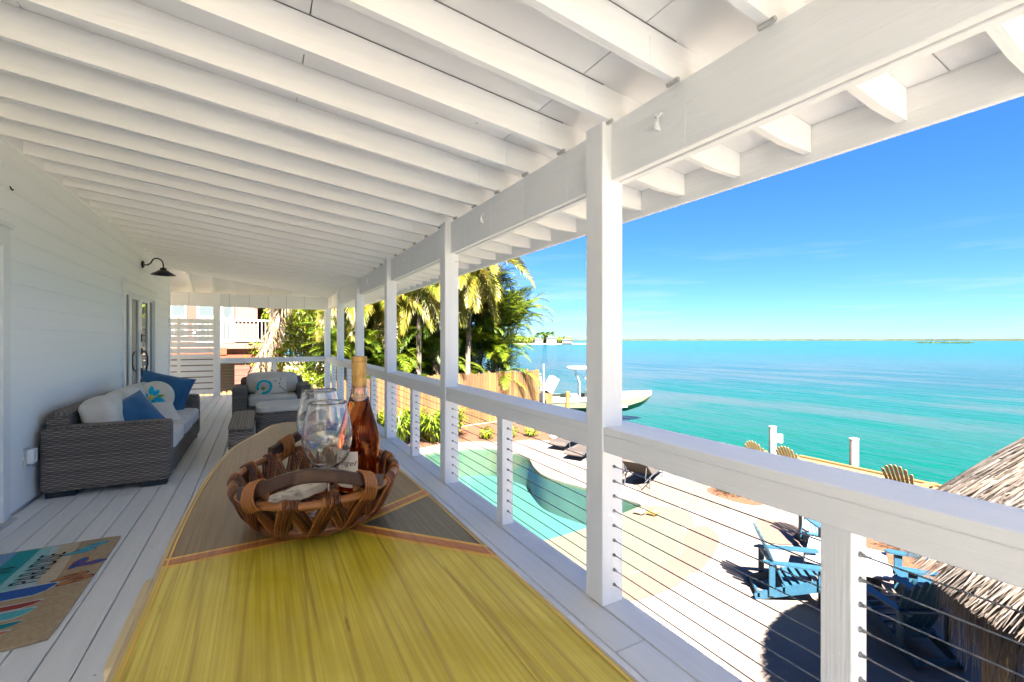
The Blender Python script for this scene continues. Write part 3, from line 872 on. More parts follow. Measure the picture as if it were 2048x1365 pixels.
# ---- armchair at the far end
AX0, AX1, AY0, AY1 = -.40, .80, 8.68, 9.56
ch = thing('armchair', 'wide grey wicker armchair facing the camera near the far railing', 'armchair', (.2, 9.1, 0))
rbox('arm', AX0, AX0 + .22, AY0, AY1, .05, .61, 'grey_wicker', ch, e=16)
rbox('arm', AX1 - .22, AX1, AY0, AY1, .05, .61, 'grey_wicker', ch, e=16)
rbox('backrest', AX0 + .1, AX1 - .1, AY1 - .17, AY1 + .005, .05, .735, 'grey_wicker', ch, e=16)
rbox('seat_base', AX0 + .2, AX1 - .2, AY0 + .01, AY1 - .1, .05, .29, 'grey_wicker', ch, e=20)
for x in (AX0 + .02, AX1 - .14):
    for y in (AY0 + .02, AY1 - .14): box('foot', x, x + .12, y, y + .12, .001, .06, 'dark_foot', ch)
rbox('seat_cushion', AX0 + .225, AX1 - .225, AY0 - .015, AY1 - .16, .285, .445, 'cushion_fabric', ch, e=9, puff=(0, 0, .12), wr=.006)
o = rbox('back_cushion', AX0 + .20, AX1 - .20, -.12, .12, -.19, .19, 'cushion_fabric', ch, e=6, puff=(0, .2, .03), wr=.012)
o.location += Vector((0, AY1 - .28, .625)); o.rotation_euler = (R(-10), 0, 0)
t = throw('embroidered_pillow', 'cream rectangular pillow with a turquoise crescent, on the armchair', .26, .155, .06, 'cream_fabric', (.17, 9.02, .585), (R(-14), R(-3), 0), seed=3)
pa = (.26, .155, .06)
rows = []
for i in range(5):
    rr = .58 + .30 * i / 4
    row = []
    for k in range(27):
        an = R(205) - R(315) * k / 26
        wv_ = 1 + .04 * math.sin(k * 3.0)
        row.append((( -.42 + rr * wv_ * .58 * math.cos(an)), (rr * wv_ * .98 * math.sin(an)) - .05))
    rows.append(on_pillow([(max(-.97, min(.97, u)), max(-.97, min(.97, v))) for u, v in row], *pa, .005))
o = ring_patch('stitched_crescent', rows, 'turquoise_thread', t); o.location = (0, 0, 0)
rows = []
for i in range(4):
    rr = .05 + .47 * i / 3
    rows.append(on_pillow([(-.42 + rr * .58 * math.cos(R(360) * k / 20), rr * .98 * math.sin(R(360) * k / 20) - .05) for k in range(21)], *pa, .004))
o = ring_patch('stitched_flower', rows, 'lilac_thread', t); o.location = (0, 0, 0)
rows = []
for i in range(3):
    rr = .02 + .22 * i / 2
    rows.append(on_pillow([(-.50 + rr * .58 * math.cos(R(360) * k / 12), rr * .9 * math.sin(R(360) * k / 12) - .22) for k in range(13)], *pa, .006))
o = ring_patch('stitched_bud', rows, 'leaf_green_thread', t); o.location = (0, 0, 0)
for (u, v, a_) in ((.28, .55, 40), (.55, .2, 100), (.58, -.2, 80), (.74, -.42, 130), (.62, .72, 70), (.85, -.62, 120)):
    pts = []
    for k in range(9):
        an = R(360) * k / 8; lx, ly = .075 * math.cos(an), .07 * math.sin(an)
        pts.append((u + lx * math.cos(R(a_)) - ly * .6 * math.sin(R(a_)), v + 1.6 * (lx * math.sin(R(a_)) + ly * .6 * math.cos(R(a_)))))
    V = on_pillow(pts[:8], *pa, .006); o = mesh('stitched_leaf', V, [tuple(range(8))], 'teal_leaf', t); o.location = (0, 0, 0)

# ---- ottoman and low table between sofa and armchair
ot = thing('ottoman', 'grey wicker ottoman with a beige cushion in front of the armchair', 'ottoman', (.45, 7.7, 0))
rbox('base', -.055, 1.0, 7.34, 8.12, .03, .355, 'grey_wicker', ot, e=20)
rbox('cushion', -.05, .99, 7.36, 8.11, .35, .45, 'cushion_fabric', ot, e=8, puff=(0, 0, .25), wr=.006)
lt = thing('low_wicker_table', 'narrow grey wicker bench with a tan woven top, beyond the surfboard table', 'side table', (-.19, 6.6, 0))
rbox('body', -.31, -.065, 5.92, 7.32, .02, .395, 'grey_wicker', lt, e=24)
rbox('top', -.315, -.06, 5.915, 7.325, .39, .42, 'tan_wicker', lt, e=14)

# ---- wall lamp, outlet, hook
lamp = thing('wall_lamp', 'black gooseneck barn lamp on the wall above the door', 'wall lamp', (WALLX, 9.63, 2.66))
mb = MB(); mb.lathe([(.001, .028), (.045, .028), (.06, .018), (.06, 0)], 20); o = mb.build('wall_plate', 'black_metal', lamp, smooth=False); o.location = (0.002, 0, 0); o.rotation_euler = (0, R(90), 0)
mb = MB(); mb.tube([tuple(p) for p in spline([(WALLX + .02, 9.63, 2.655), (WALLX + .07, 9.63, 2.655), (WALLX + .115, 9.63, 2.69), (WALLX + .15, 9.63, 2.755), (WALLX + .205, 9.63, 2.775), (WALLX + .265, 9.63, 2.74), (WALLX + .285, 9.63, 2.67), (WALLX + .285, 9.63, 2.60)], 6, False)], .011, 10)
mb.build('gooseneck', 'black_metal', lamp, smooth=True)
mb = MB(); mb.lathe([(.03, 2.62), (.045, 2.615), (.046, 2.585), (.06, 2.58), (.11, 2.545), (.175, 2.505), (.178, 2.50), (.172, 2.503), (.10, 2.54), (.04, 2.57)], 32, (WALLX + .285, 9.63, 0), cap0=True); mb.build('shade', 'black_metal', lamp, smooth=True)
ob = thing('outlet_cover', 'white weatherproof outlet cover low on the wall beside the sofa', 'outlet', (WALLX, 5.36, .41))
rbox('cover', WALLX - .005, WALLX + .05, 5.31, 5.41, .35, .475, 'white_gloss', ob, e=8)
box('back_box', WALLX - .01, WALLX + .012, 5.295, 5.425, .335, .49, 'grey_seam', ob)
hk = thing('wall_hook', 'small black hook high on the siding at the left edge', 'hook', (WALLX, 5.05, 2.59))
mb = MB(); mb.tube([(WALLX - .005, 5.05, 2.61), (WALLX + .006, 5.05, 2.592), (WALLX + .012, 5.05, 2.58), (WALLX + .02, 5.05, 2.588)], .006, 6); mb.build('hook', 'black_metal', hk)

# ---- doormat
mat('coir', (.46, .34, .20), (.36, .26, .15), rough=.95, nscale=45, bump=.6, bscale=160, bstretch=(1, 1, 1), bdist=.004)
for nm, c in (('mat_sky', (.20, .38, .62)), ('mat_teal', (.02, .36, .38)), ('mat_aqua', (.30, .60, .60)), ('mat_foam', (.50, .62, .64)), ('mat_blue', (.025, .11, .40)), ('mat_red', (.36, .05, .03)), ('mat_cyan', (.10, .48, .52)), ('mat_deep_teal', (.0, .24, .27)), ('mat_orange', (.55, .20, .07)), ('mat_pale', (.62, .66, .66)), ('mat_black', (.01, .012, .02)), ('mat_straw', (.60, .50, .34))):
    mat(nm, c, tuple(v * .75 for v in c), rough=.95, nscale=60, bump=.5, bscale=160, bstretch=(1, 1, 1), bdist=.004)
dm = thing('doormat', 'tan doormat with surfboards, flip flops and the word PARADISE', 'doormat', (-1.23, 3.5, 0))
MX0, MX1, MY0, MY1 = -1.62, -.857, 2.89, 4.175
rbox('mat_body', MX0, MX1, MY0, MY1, .001, .014, 'coir', dm, e=40, n=8)
ZM = .0145
def patch(poly, material, lift=0., name='print'):
    z = ZM + lift
    mesh(name, [(x, y, z) for x, y in poly], [tuple(range(len(poly)))], material, dm)
patch([(-1.6, 3.45), (-1.40, 3.45), (-1.38, 4.16), (-1.6, 4.16)], 'mat_sky')
patch([(-1.399, 3.45), (-1.285, 3.45), (-1.27, 4.16), (-1.379, 4.16)], 'mat_teal')
patch([(-1.284, 3.45), (-1.20, 3.45), (-1.205, 3.7), (-1.19, 3.95), (-1.215, 4.16), (-1.269, 4.16)], 'mat_aqua')
patch([(-1.199, 3.45), (-1.08, 3.46), (-1.12, 3.62), (-1.13, 3.8), (-1.16, 4.0), (-1.17, 4.16), (-1.214, 4.16), (-1.189, 3.95), (-1.204, 3.7)], 'mat_foam')
patch([(-1.079, 3.46), (-1.03, 3.55), (-1.04, 3.75), (-1.06, 3.95), (-1.07, 4.16), (-1.169, 4.16), (-1.159, 4.0), (-1.129, 3.8), (-1.119, 3.62)], 'mat_straw')
def board(y0, y1, xt, material, lift, trim=None):
    m_ = (y0 + y1) / 2; h = (y1 - y0) / 2
    def shp(g, dx): return [(-1.6, m_ - h - g), (xt - .07 + dx, m_ - h - g), (xt - .03 + dx, m_ - h * .5), (xt + dx, m_ + h * .75 + g), (xt - .02 + dx, m_ + h + g), (-1.6, m_ + h + g)]
    if trim: patch(shp(.010, .006), trim, lift)
    patch(shp(0, 0), material, lift + .0006)
board(3.42, 3.535, -1.005, 'mat_blue', .0006, 'mat_pale')
board(3.28, 3.335, -1.01, 'mat_red', .0018, 'mat_pale')
board(3.175, 3.255, -1.01, 'mat_cyan', .0030, 'mat_pale')
board(3.08, 3.135, -1.02, 'mat_deep_teal', .0018, 'mat_straw')
board(2.995, 3.055, -1.04, 'mat_orange', .0030, 'mat_pale')
def flop(cx, cy, ang, sole, strap):
    def tr(p): return (cx + p[0] * math.cos(ang) - p[1] * math.sin(ang), cy + p[0] * math.sin(ang) + p[1] * math.cos(ang))
    out = [(.075 * math.cos(a) * (1.0), .026 * math.sin(a) * (1.15 if math.cos(a) > 0 else .85)) for a in [R(20 * k) for k in range(18)]]
    patch([tr((x * 1.12, y * 1.2)) for x, y in out], 'mat_black' if strap == 'mat_black' else strap, .0012)
    patch([tr(p) for p in out], sole, .0018)
    for s in (1, -1): patch([tr(p) for p in ((.035, -.004), (.04, .004), (-.02, s * .027), (-.035, s * .022))], strap, .0024 + .0003 * s)
flop(-1.03, 3.97, R(15), 'mat_cyan', 'mat_blue'); flop(-.98, 4.045, R(35), 'mat_cyan', 'mat_blue')
flop(-.985, 3.77, R(75), 'mat_blue', 'mat_red'); flop(-.925, 3.74, R(10), 'mat_blue', 'mat_red')
flop(-.97, 3.58, R(20), 'mat_orange', 'mat_black'); flop(-.93, 3.515, R(25), 'mat_orange', 'mat_black')
def lettering(txt, size, loc, rotz, material, parent, name='lettering', sx=1., sy=1., shear=0., matrix=None, extr=0):
    cu = bpy.data.curves.new(name, 'FONT'); cu.body = txt; cu.size = size; cu.shear = shear; cu.extrude = extr
    tmp = bpy.data.objects.new(name, cu); COL.objects.link(tmp)
    dg = bpy.context.evaluated_depsgraph_get()
    me = bpy.data.meshes.new_from_object(tmp.evaluated_get(dg))
    bpy.data.objects.remove(tmp)
    me.materials.clear()
    me.transform(matrix if matrix else Matrix.Translation(loc) @ Matrix.Rotation(rotz, 4, 'Z') @ Matrix.Diagonal((sx, sy, 1, 1)))
    return link(name, me, material, parent)
lettering('PARADISE', .12, (-1.115, 3.585, ZM + .0042), R(88), 'mat_black', dm, sx=.80, sy=1.5)
lettering('IN', .12, (-1.30, 3.80, ZM + .0042), R(88), 'mat_black', dm, sx=.80, sy=1.3)

# ================================================================== SURFBOARD TABLE
TZ = 1.03
TCX, THW, TY1, TY0 = .108, .258, 2.285, -1.25
half = [(0, 2.285), (.046, 2.262), (.076, 2.225), (.128, 2.06), (.193, 1.855), (.22, 1.68), (.236, 1.53), (.25, 1.33), (.257, 1.1), (.258, .8), (.258, .2), (.25, -.3), (.22, -.75), (.16, -1.05), (.08, -1.2), (0, -1.25)]
def offset_half(d): return [(max(0, x - d), y - d * (1 if y > 1.9 else (-1 if y < -.9 else 0))) for x, y in half]
def outline(d=0):
    h = [tuple(p) for p in spline([(x, y) for x, y in offset_half(d)], 3, False)]
    h = [(max(0, x), y) for x, y in h]
    return [(TCX + x, y) for x, y in h] + [(TCX - x, y) for x, y in reversed(h[1:-1])]
def grain(name, c1, c2, c3, dark, coat=.35):
    m = bpy.data.materials.new(name); m.use_nodes = True
    nt = m.node_tree; N, L = nt.nodes, nt.links; p = N['Principled BSDF']
    g = N.new('ShaderNodeNewGeometry')
    def nz(scale, st, det=5, dist=0.):
        mp = N.new('ShaderNodeMapping'); mp.inputs['Scale'].default_value = st; L.new(g.outputs['Position'], mp.inputs[0])
        n_ = N.new('ShaderNodeTexNoise'); n_.inputs['Scale'].default_value = scale; n_.inputs['Detail'].default_value = det; n_.inputs['Distortion'].default_value = dist
        L.new(mp.outputs[0], n_.inputs['Vector']); return n_.outputs['Fac']
    mp = N.new('ShaderNodeMapping'); mp.inputs['Scale'].default_value = (1, .05, 1); mp.inputs['Location'].default_value = (.04, .1, 0); L.new(g.outputs['Position'], mp.inputs[0])
    wv_ = N.new('ShaderNodeTexWave'); wv_.wave_type = 'BANDS'; wv_.bands_direction = 'X'; wv_.inputs['Scale'].default_value = 22; wv_.inputs['Distortion'].default_value = 11; wv_.inputs['Detail'].default_value = 3; wv_.inputs['Detail Scale'].default_value = 1.4
    L.new(mp.outputs[0], wv_.inputs['Vector'])
    def mix(a, b, f, lo, hi):
        r = N.new('ShaderNodeMapRange'); r.inputs[1].default_value = lo; r.inputs[2].default_value = hi; L.new(f, r.inputs[0])
        x = N.new('ShaderNodeMix'); x.data_type = 'RGBA'; L.new(r.outputs[0], x.inputs['Factor'])
        for s, v in (('A', a), ('B', b)):
            if isinstance(v, tuple): x.inputs[s].default_value = v + (1,)
            else: L.new(v, x.inputs[s])
        return x.outputs['Result']
    c = mix(c1, c2, nz(8, (1, .5, 1), 9, 1.2), .36, .64)
    c = mix(c, c3, wv_.outputs['Fac'], .4, 2.6)
    c = mix(c, c3, nz(260, (1, .012, 1), 2), .40, .80)
    c = mix(c, dark, nz(120, (1, .02, 1), 3), .58, .90)
    c = mix(c, dark, nz(45, (1, .3, 1), 3), .72, .80)
    mp2 = N.new('ShaderNodeMapping'); mp2.inputs['Scale'].default_value = (1, .13, 1); mp2.inputs['Location'].default_value = (.3, .45, 0); L.new(g.outputs['Position'], mp2.inputs[0])
    w2 = N.new('ShaderNodeTexWave'); w2.wave_type = 'BANDS'; w2.bands_direction = 'X'; w2.inputs['Scale'].default_value = 6; w2.inputs['Distortion'].default_value = 10; w2.inputs['Detail'].default_value = 2; w2.inputs['Detail Scale'].default_value = .9
    L.new(mp2.outputs[0], w2.inputs['Vector'])
    c = mix(c, dark, w2.outputs['Fac'], .965, 1.06)
    L.new(c, p.inputs['Base Color'])
    p.inputs['Roughness'].default_value = .38; p.inputs['Coat Weight'].default_value = coat * .9; p.inputs['Coat Roughness'].default_value = .10
    b = N.new('ShaderNodeBump'); b.inputs['Strength'].default_value = .18; b.inputs['Distance'].default_value = .002; L.new(wv_.outputs['Fac'], b.inputs['Height']); L.new(b.outputs[0], p.inputs['Normal'])
    MATS[name] = m
grain('yellow_wood', (.43, .345, .017), (.54, .46, .075), (.33, .245, .007), (.16, .085, .008))
grain('brown_wood', (.16, .105, .05), (.205, .14, .072), (.12, .075, .035), (.06, .04, .02))
grain('charcoal_wood', (.075, .07, .06), (.11, .105, .095), (.055, .05, .042), (.03, .028, .024))
grain('red_wood', (.34, .10, .025), (.40, .14, .045), (.26, .07, .018), (.15, .04, .012))
grain('orange_wood', (.62, .37, .055), (.68, .44, .08), (.55, .30, .04), (.4, .18, .02))
grain('table_edge', (.50, .38, .20), (.44, .32, .16), (.38, .26, .11), (.2, .13, .05))
mat('dark_seam', (.20, .13, .03), rough=.7)
tb = thing('surfboard_table', 'surfboard shaped bar table, yellow with brown, charcoal and red striped panels', 'table', (TCX, .5, 0))
rings = [(0.016, -.045), (.004, -.036), (0, -.022), (.001, -.008), (.006, -.0015), (.011, 0)]
V, F = [], []
for d, z in rings: V += [(x, y, TZ + z) for x, y in outline(d)]
no_ = len(outline(0))
for i in range(len(rings) - 1):
    for k in range(no_): F.append((i * no_ + k, i * no_ + (k + 1) % no_, (i + 1) * no_ + (k + 1) % no_, (i + 1) * no_ + k))
F.append(tuple(reversed(range(no_)))); F.append(tuple(range((len(rings) - 1) * no_, len(rings) * no_)))
mesh('top', V, F, 'table_edge', tb)
inner = outline(.0115); inner2 = outline(.0155); inner3 = outline(.0185)
VX, VY = .150, .945
# three stripe axes leave the vertex: to the left edge, to the right edge near and to the right edge far
def halfplane(p, q):
    """a,b,c of the line p->q, keeping its left side"""
    dx, dy = q[0] - p[0], q[1] - p[1]; l = math.hypot(dx, dy)
    a, b = dy / l, -dx / l
    return a, b, a * p[0] + b * p[1]
Lp, Rn, Rf = (-.40, .922), (.362, .700), (.40, 1.092)
def shift(h, d): return (h[0], h[1], h[2] - d)
vtx = (VX, VY)
def layer(poly, material, name, z):
    if len(poly) < 3: return
    mesh(name, [(x, y, TZ + z) for x, y in poly], [tuple(range(len(poly)))], material, tb)
S1, S2, S3 = .019, .0105, 0
def cl(poly, *hs):
    for h in hs: poly = clip(poly, *h)
    return poly
# near (yellow) field: below the left axis and below the right-near axis  -> split at the vertex column so every piece stays convex
yl = cl(inner, halfplane(vtx, Lp)); yl = cl(yl, (1, 0, VX)); layer(yl, 'yellow_wood', 'yellow_panel', .0006)
yr = cl(inner, halfplane(Rn, vtx)); yr = cl(yr, (-1, 0, -VX)); layer(yr, 'yellow_wood', 'yellow_panel', .0006)
br = cl(inner, halfplane(Lp, vtx)); br = cl(br, (1, 0, VX)); layer(br, 'brown_wood', 'brown_panel', .0006)
bl = cl(inner, halfplane(vtx, Rf)); bl = cl(bl, (-1, 0, -VX)); layer(bl, 'brown_wood', 'brown_panel', .0006)
dk = cl(inner, halfplane(Rf, vtx), halfplane(vtx, Rn)); layer(dk, 'charcoal_wood', 'charcoal_panel', .0006)
for i, (p, q) in enumerate(((Lp, vtx), (vtx, Rn), (vtx, Rf))):
    h1, h2 = halfplane(p, q), halfplane(q, p)
    wide = .0195
    cut = [(1, 0, VX)] if i == 0 else [(-1, 0, -VX)]
    st = cl(inner, (h1[0], h1[1], h1[2] + wide), (h2[0], h2[1], h2[2] + wide), *cut); layer(st, 'orange_wood', 'orange_stripe', .0010 + .0002 * i)
    st = cl(inner, (h1[0], h1[1], h1[2] + .0105), (h2[0], h2[1], h2[2] + .0105), *cut); layer(st, 'red_wood', 'red_stripe', .0018 + .0002 * i)
# pinstripe just inside the edge
V = [(x, y, TZ + .0026) for x, y in inner2] + [(x, y, TZ + .0026) for x, y in inner3]
mesh('pinstripe', V, [(i, (i + 1) % no_, no_ + (i + 1) % no_, no_ + i) for i in range(no_)], 'orange_wood', tb)
for x in (.262,):                       # seams between the glued planks
    box('plank_seam', x - .0004, x + .0004, -1.0, .70 if x > .2 else (.92 if x < .1 else .925), TZ + .0004, TZ + .0009, 'dark_seam', tb, 0)
for y in (-.5, 1.55):
    mb = MB(); mb.lathe([(.15, .002), (.15, .03), (.05, .06), (.045, .5), (.05, .93), (.12, .98)], 20, (TCX, y, 0), cap0=True, cap1=True); mb.build('pedestal', 'brown_wood', tb, smooth=False)
mat('cream_wood', (.62, .52, .33), (.54, .44, .26), rough=.5, scale=(12, 1, 12), nscale=3)
st = thing('bar_stool', 'cream wooden bar stool seat peeking out under the table edge', 'stool', (-.12, 1.43, 0))
rbox('seat', -.285, .06, 1.225, 1.635, .68, .72, 'cream_wood', st, e=40)
for x in (-.26, .02):
    for y in (1.27, 1.59):
        mb = MB(); mb.tube([(x * 1.1, y + (y - 1.43) * .25, .002), (x, y, .69)], .017, 8); mb.build('leg', 'cream_wood', st)

# ---- wicker tray basket
BC, BPH = (.112, 1.06), R(9.5)
def bp(lx, ly, z): return (BC[0] + lx * math.cos(BPH) + ly * math.sin(BPH), BC[1] - lx * math.sin(BPH) + ly * math.cos(BPH), z)
BZ = TZ + .003
mat('reed_dark', (.10, .03, .012), (.20, .065, .02), rough=.4, nscale=50, coat=.2)
mat('dark_wood', (.03, .011, .006), (.055, .022, .012), rough=.5, scale=(2, 2, 2), nscale=20)
fol('reed', [(.21, .066, .014), (.06, .016, .005), (.29, .115, .032), (.12, .034, .008), (.04, .012, .005)], 0, .3)
bk = thing('wicker_basket', 'oval brown wicker tray basket with dark wood handles on the table', 'basket', (BC[0], BC[1], TZ + .003))
ra, rb, ba, bb, BH = .156, .225, .122, .160, .086
def side(th, s, off=0.):
    """point on the basket wall: s=0 base ring, s=1 rim"""
    e_ = s ** .85
    return bp((ba + (ra - ba) * e_ + off) * math.cos(th), (bb + (rb - bb) * e_ + off) * math.sin(th), BZ + .012 + (BH - .012) * s)
for s, r, off in ((1., .0075, 0), (.06, .006, .004), (.16, .0055, .004), (.0, .006, -.002)):
    mb = MB(); mb.tube([side(R(6 * k), s, off) for k in range(60)], r, 7, closed=True); mb.build('rim' if s == 1 else 'base_ring', 'reed' if s == 1 else 'reed_dark', bk, smooth=True)
# woven floor: concentric oval rounds
for q in range(11):
    f = (q + 1) / 11.5
    mb = MB(); mb.tube([bp(ba * f * math.cos(R(9 * k)), bb * f * math.sin(R(9 * k)), BZ + .010 + .0025 * math.sin(k * math.pi / 2 + q * math.pi)) for k in range(40)], .0066, 5, closed=True); mb.build('floor_round', 'reed', bk, smooth=True)
NB = 30
for k in range(NB):
    th = 2 * math.pi * k / NB
    lean = (.13 if k % 2 else -.13)
    mb = MB()
    for j in range(5):
        t0 = th + (j - 2) * .036 - lean * .75
        t1 = th + (j - 2) * .038 + lean * .75
        outy = .009 if k % 2 else .006
        pts = [side(t0, .0, outy), side(t0 + (t1 - t0) * .3, .3, outy + .002), side(t0 + (t1 - t0) * .7, .7, outy), side(t1, 1., .009)]
        p_ = Vector(side(t1, 1., 0)); pts.append(tuple(p_ + Vector((0, 0, .0105))))
        pts.append(side(t1, .97, -.010)); pts.append(side(t1 - (t1 - t0) * .5, .5, -.006)); pts.append(side(t0 + .05 * (1 if k % 2 else -1), .05, -.004))
        mb.tube([tuple(p) for p in spline(pts, 2, False)], .0023, 5)
    mb.build('reed_bundle', 'reed', bk, smooth=True)
for sgn in (-1, 1):
    mid = R(-90) if sgn < 0 else R(90)
    pts = []
    for i in range(29):
        s = i / 28; an = mid + (s - .5) * R(96)
        z = BZ + BH + .012 + .040 * math.sin(math.pi * s) ** 1.5
        x_, y_, _ = side(an, 1., .002)
        pts.append((x_, y_, z))
    mb = MB()
    Vh = []
    for i, p in enumerate(pts):
        p = Vector(p); tdir = (Vector(pts[min(28, i + 1)]) - Vector(pts[max(0, i - 1)])); tdir.z = 0; tdir.normalize()
        r_ = Vector((tdir.y, -tdir.x, 0)) * .0085; u_ = Vector((0, 0, .0115))
        Vh += [p - r_ - u_, p + r_ - u_, p + r_ + u_, p - r_ + u_]
    Fh = [(0, 1, 2, 3), (115, 114, 113, 112)]
    for i in range(28):
        for j in range(4): Fh.append((i * 4 + j, i * 4 + 4 + j, i * 4 + 4 + (j + 1) % 4, i * 4 + (j + 1) % 4))
    o = mesh('handle', Vh, Fh, 'dark_wood', bk)
    md = o.modifiers.new('b', 'BEVEL'); md.width = .003; md.segments = 2
    for i in (4, 24):
        c = Vector(pts[i]); tdir = (Vector(pts[i + 1]) - Vector(pts[i - 1])).normalized(); out_ = tdir.cross(Vector((0, 0, 1))).normalized()
        for j in range(6):
            cc = c + tdir * (j - 2.5) * .0056 + Vector((0, 0, -.009))
            mb = MB(); mb.tube([tuple(cc + out_ * .0155 * math.cos(R(30 * q)) + Vector((0, 0, .0255 * math.sin(R(30 * q))))) for q in range(12)], .0023, 6, closed=True)
            mb.build('handle_wrap', 'reed', o, smooth=True)

# ---- whitewashed driftwood piece in the basket
mat('driftwood', (.62, .58, .52), (.20, .17, .14), rough=.85, scale=(20, 20, 20), nscale=1.6, lo=.5, hi=.68, bump=.6, bscale=4)
def driftwood():
    t = thing('driftwood_piece', 'whitewashed weathered wood piece lying inside the basket', 'wood piece', (.055, 1.08, BZ + .02))
    V, F = [], []
    A, B_ = Vector((.008, 1.045, BZ + .031)), Vector((.125, 1.115, BZ + .040))
    d = (B_ - A).normalized(); s = d.cross(Vector((0, 0, 1))).normalized(); m_ = 12
    for i in range(m_ + 1):
        c = A.lerp(B_, i / m_); w = .021 * (1 + .18 * mnoise.noise(c * 60)) * (.75 if i in (0, m_) else 1); h = .008 * (1 + .3 * mnoise.noise(c * 90))
        V += [c - s * w - Vector((0, 0, h)), c + s * w - Vector((0, 0, h)), c + s * w * .9 + Vector((0, 0, h)), c - s * w * .9 + Vector((0, 0, h * 1.2))]
    for i in range(m_):
        for j in range(4): F.append((i * 4 + j, i * 4 + (j + 1) % 4, i * 4 + 4 + (j + 1) % 4, i * 4 + 4 + j))
    F += [(3, 2, 1, 0), tuple(m_ * 4 + j for j in range(4))]
    mesh('wood', V, F, 'driftwood', t)
driftwood()

# ---- wine glasses and bottle
def glass_mat(name, col, rough=0., ior=1.45):
    m = bpy.data.materials.new(name); m.use_nodes = True; N, L = m.node_tree.nodes, m.node_tree.links
    g = N.new('ShaderNodeBsdfGlass'); g.inputs['Color'].default_value = col + (1,); g.inputs['Roughness'].default_value = rough; g.inputs['IOR'].default_value = ior
    L.new(g.outputs[0], N['Material Output'].inputs['Surface']); MATS[name] = m
glass_mat('clear_glass', (.985, .99, .99))
glass_mat('rose_wine', (.90, .42, .20), ior=1.36)
glass_mat('pink_glass', (.97, .86, .80))
def wine_glass(x, y, z, label, k=1.):
    t = thing('wine_glass', label, 'wine glass', (x, y, z), 'wine glasses in the basket')
    outer = [(.0005, 0), (.034, 0), (.0365, .0012), (.034, .0028), (.018, .006), (.007, .012), (.0042, .02), (.0038, .05), (.0042, .075), (.008, .086), (.022, .094), (.036, .108), (.0455, .128), (.0485, .150), (.0465, .176), (.041, .202), (.0373, .220), (.0364, .2243), (.0360, .2249)]
    inner_ = [(.0354, .2249), (.0352, .2243), (.0361, .220), (.0398, .202), (.0453, .176), (.0473, .150), (.0443, .129), (.0347, .110), (.021, .097), (.008, .092), (.0005, .091)]
    mb = MB(); mb.lathe([(r * k, zz * k) for r, zz in outer + inner_], 48, (x, y, z)); mb.build('glass', 'clear_glass', t, smooth=True)
wine_glass(.120, .985, BZ + .017, 'empty wine glass in front, left of the bottle', 1.0)
wine_glass(.124, 1.165, BZ + .017, 'empty wine glass standing behind the other, farther in the basket', 1.03)
bt = thing('wine_bottle', 'rose wine bottle with tan foil neck and pale label in the basket', 'bottle', (.196, 1.065, BZ + .017))
bx_, by_, bz_ = .196, 1.065, BZ + .017
mb = MB(); mb.lathe([(.0005, .004), (.03, .002), (.0415, .006), (.0435, .014), (.0435, .12), (.0428, .135), (.040, .150), (.0355, .166), (.0305, .182), (.026, .198), (.0229, .2118), (.0226, .2131), (.0222, .2135), (.0215, .2136), (.0005, .2136)], 48, (bx_, by_, bz_)); mb.build('wine_filled_body', 'rose_wine', bt, smooth=True)
mb = MB(); mb.lathe([(.0225, .2137), (.0195, .228), (.0165, .245), (.0152, .262), (.0150, .30), (.0120, .30), (.0122, .262), (.0136, .245), (.0166, .228), (.0196, .2137), (.0225, .2137)], 40, (bx_, by_, bz_)); mb.build('neck', 'pink_glass', bt, smooth=True)
mat('foil', (.50, .30, .085), (.40, .22, .05), rough=.4, metal=.25, scale=(1, 1, 1), nscale=60)
mat('foil_print', (.28, .15, .035), rough=.5)
mat('paper_label', (.72, .66, .60), (.66, .60, .55), rough=.7, nscale=40)
mb = MB(); mb.lathe([(.0162, .243), (.0164, .262), (.0162, .30), (.0162, .303), (.0168, .3035), (.0168, .311), (.0160, .3125), (.0005, .3127)], 36, (bx_, by_, bz_)); o = mb.build('foil_capsule', 'foil', bt, smooth=False)
mb = MB(); mb.tube([(bx_ + .01655 * math.cos(R(12 * k)), by_ + .01655 * math.sin(R(12 * k)), bz_ + .3005) for k in range(30)], .0006, 5, closed=True)
pts = []
for k in range(22):
    a = R(-135 + 3.4 * k + 5 * math.sin(k * 1.7)); pts.append((bx_ + .0166 * math.cos(a), by_ + .0166 * math.sin(a), bz_ + .272 + .009 * math.sin(k * 1.1)))
mb.tube(pts, .0005, 4)
mb.build('foil_print', 'foil_print', o)
V, F = [], []
for i in range(13):
    a = R(-104 - 92 * i / 12)
    for z in (.030, .108): V.append((bx_ + .0440 * math.cos(a), by_ + .0440 * math.sin(a), bz_ + z))
for i in range(12): F.append((2 * i, 2 * i + 1, 2 * i + 3, 2 * i + 2))
o = mesh('label', V, F, 'paper_label', bt, smooth=True)
o2 = lettering('Angel', .016, (0, 0, 0), 0, 'mat_black', bt, shear=.3, sx=1.3, matrix=Matrix.Identity(4))
for v in o2.data.vertices:
    a = R(-172) + v.co.x * 1.3 / .0443
    v.co = (bx_ + .0443 * math.cos(a), by_ + .0443 * math.sin(a), bz_ + .078 + v.co.y)
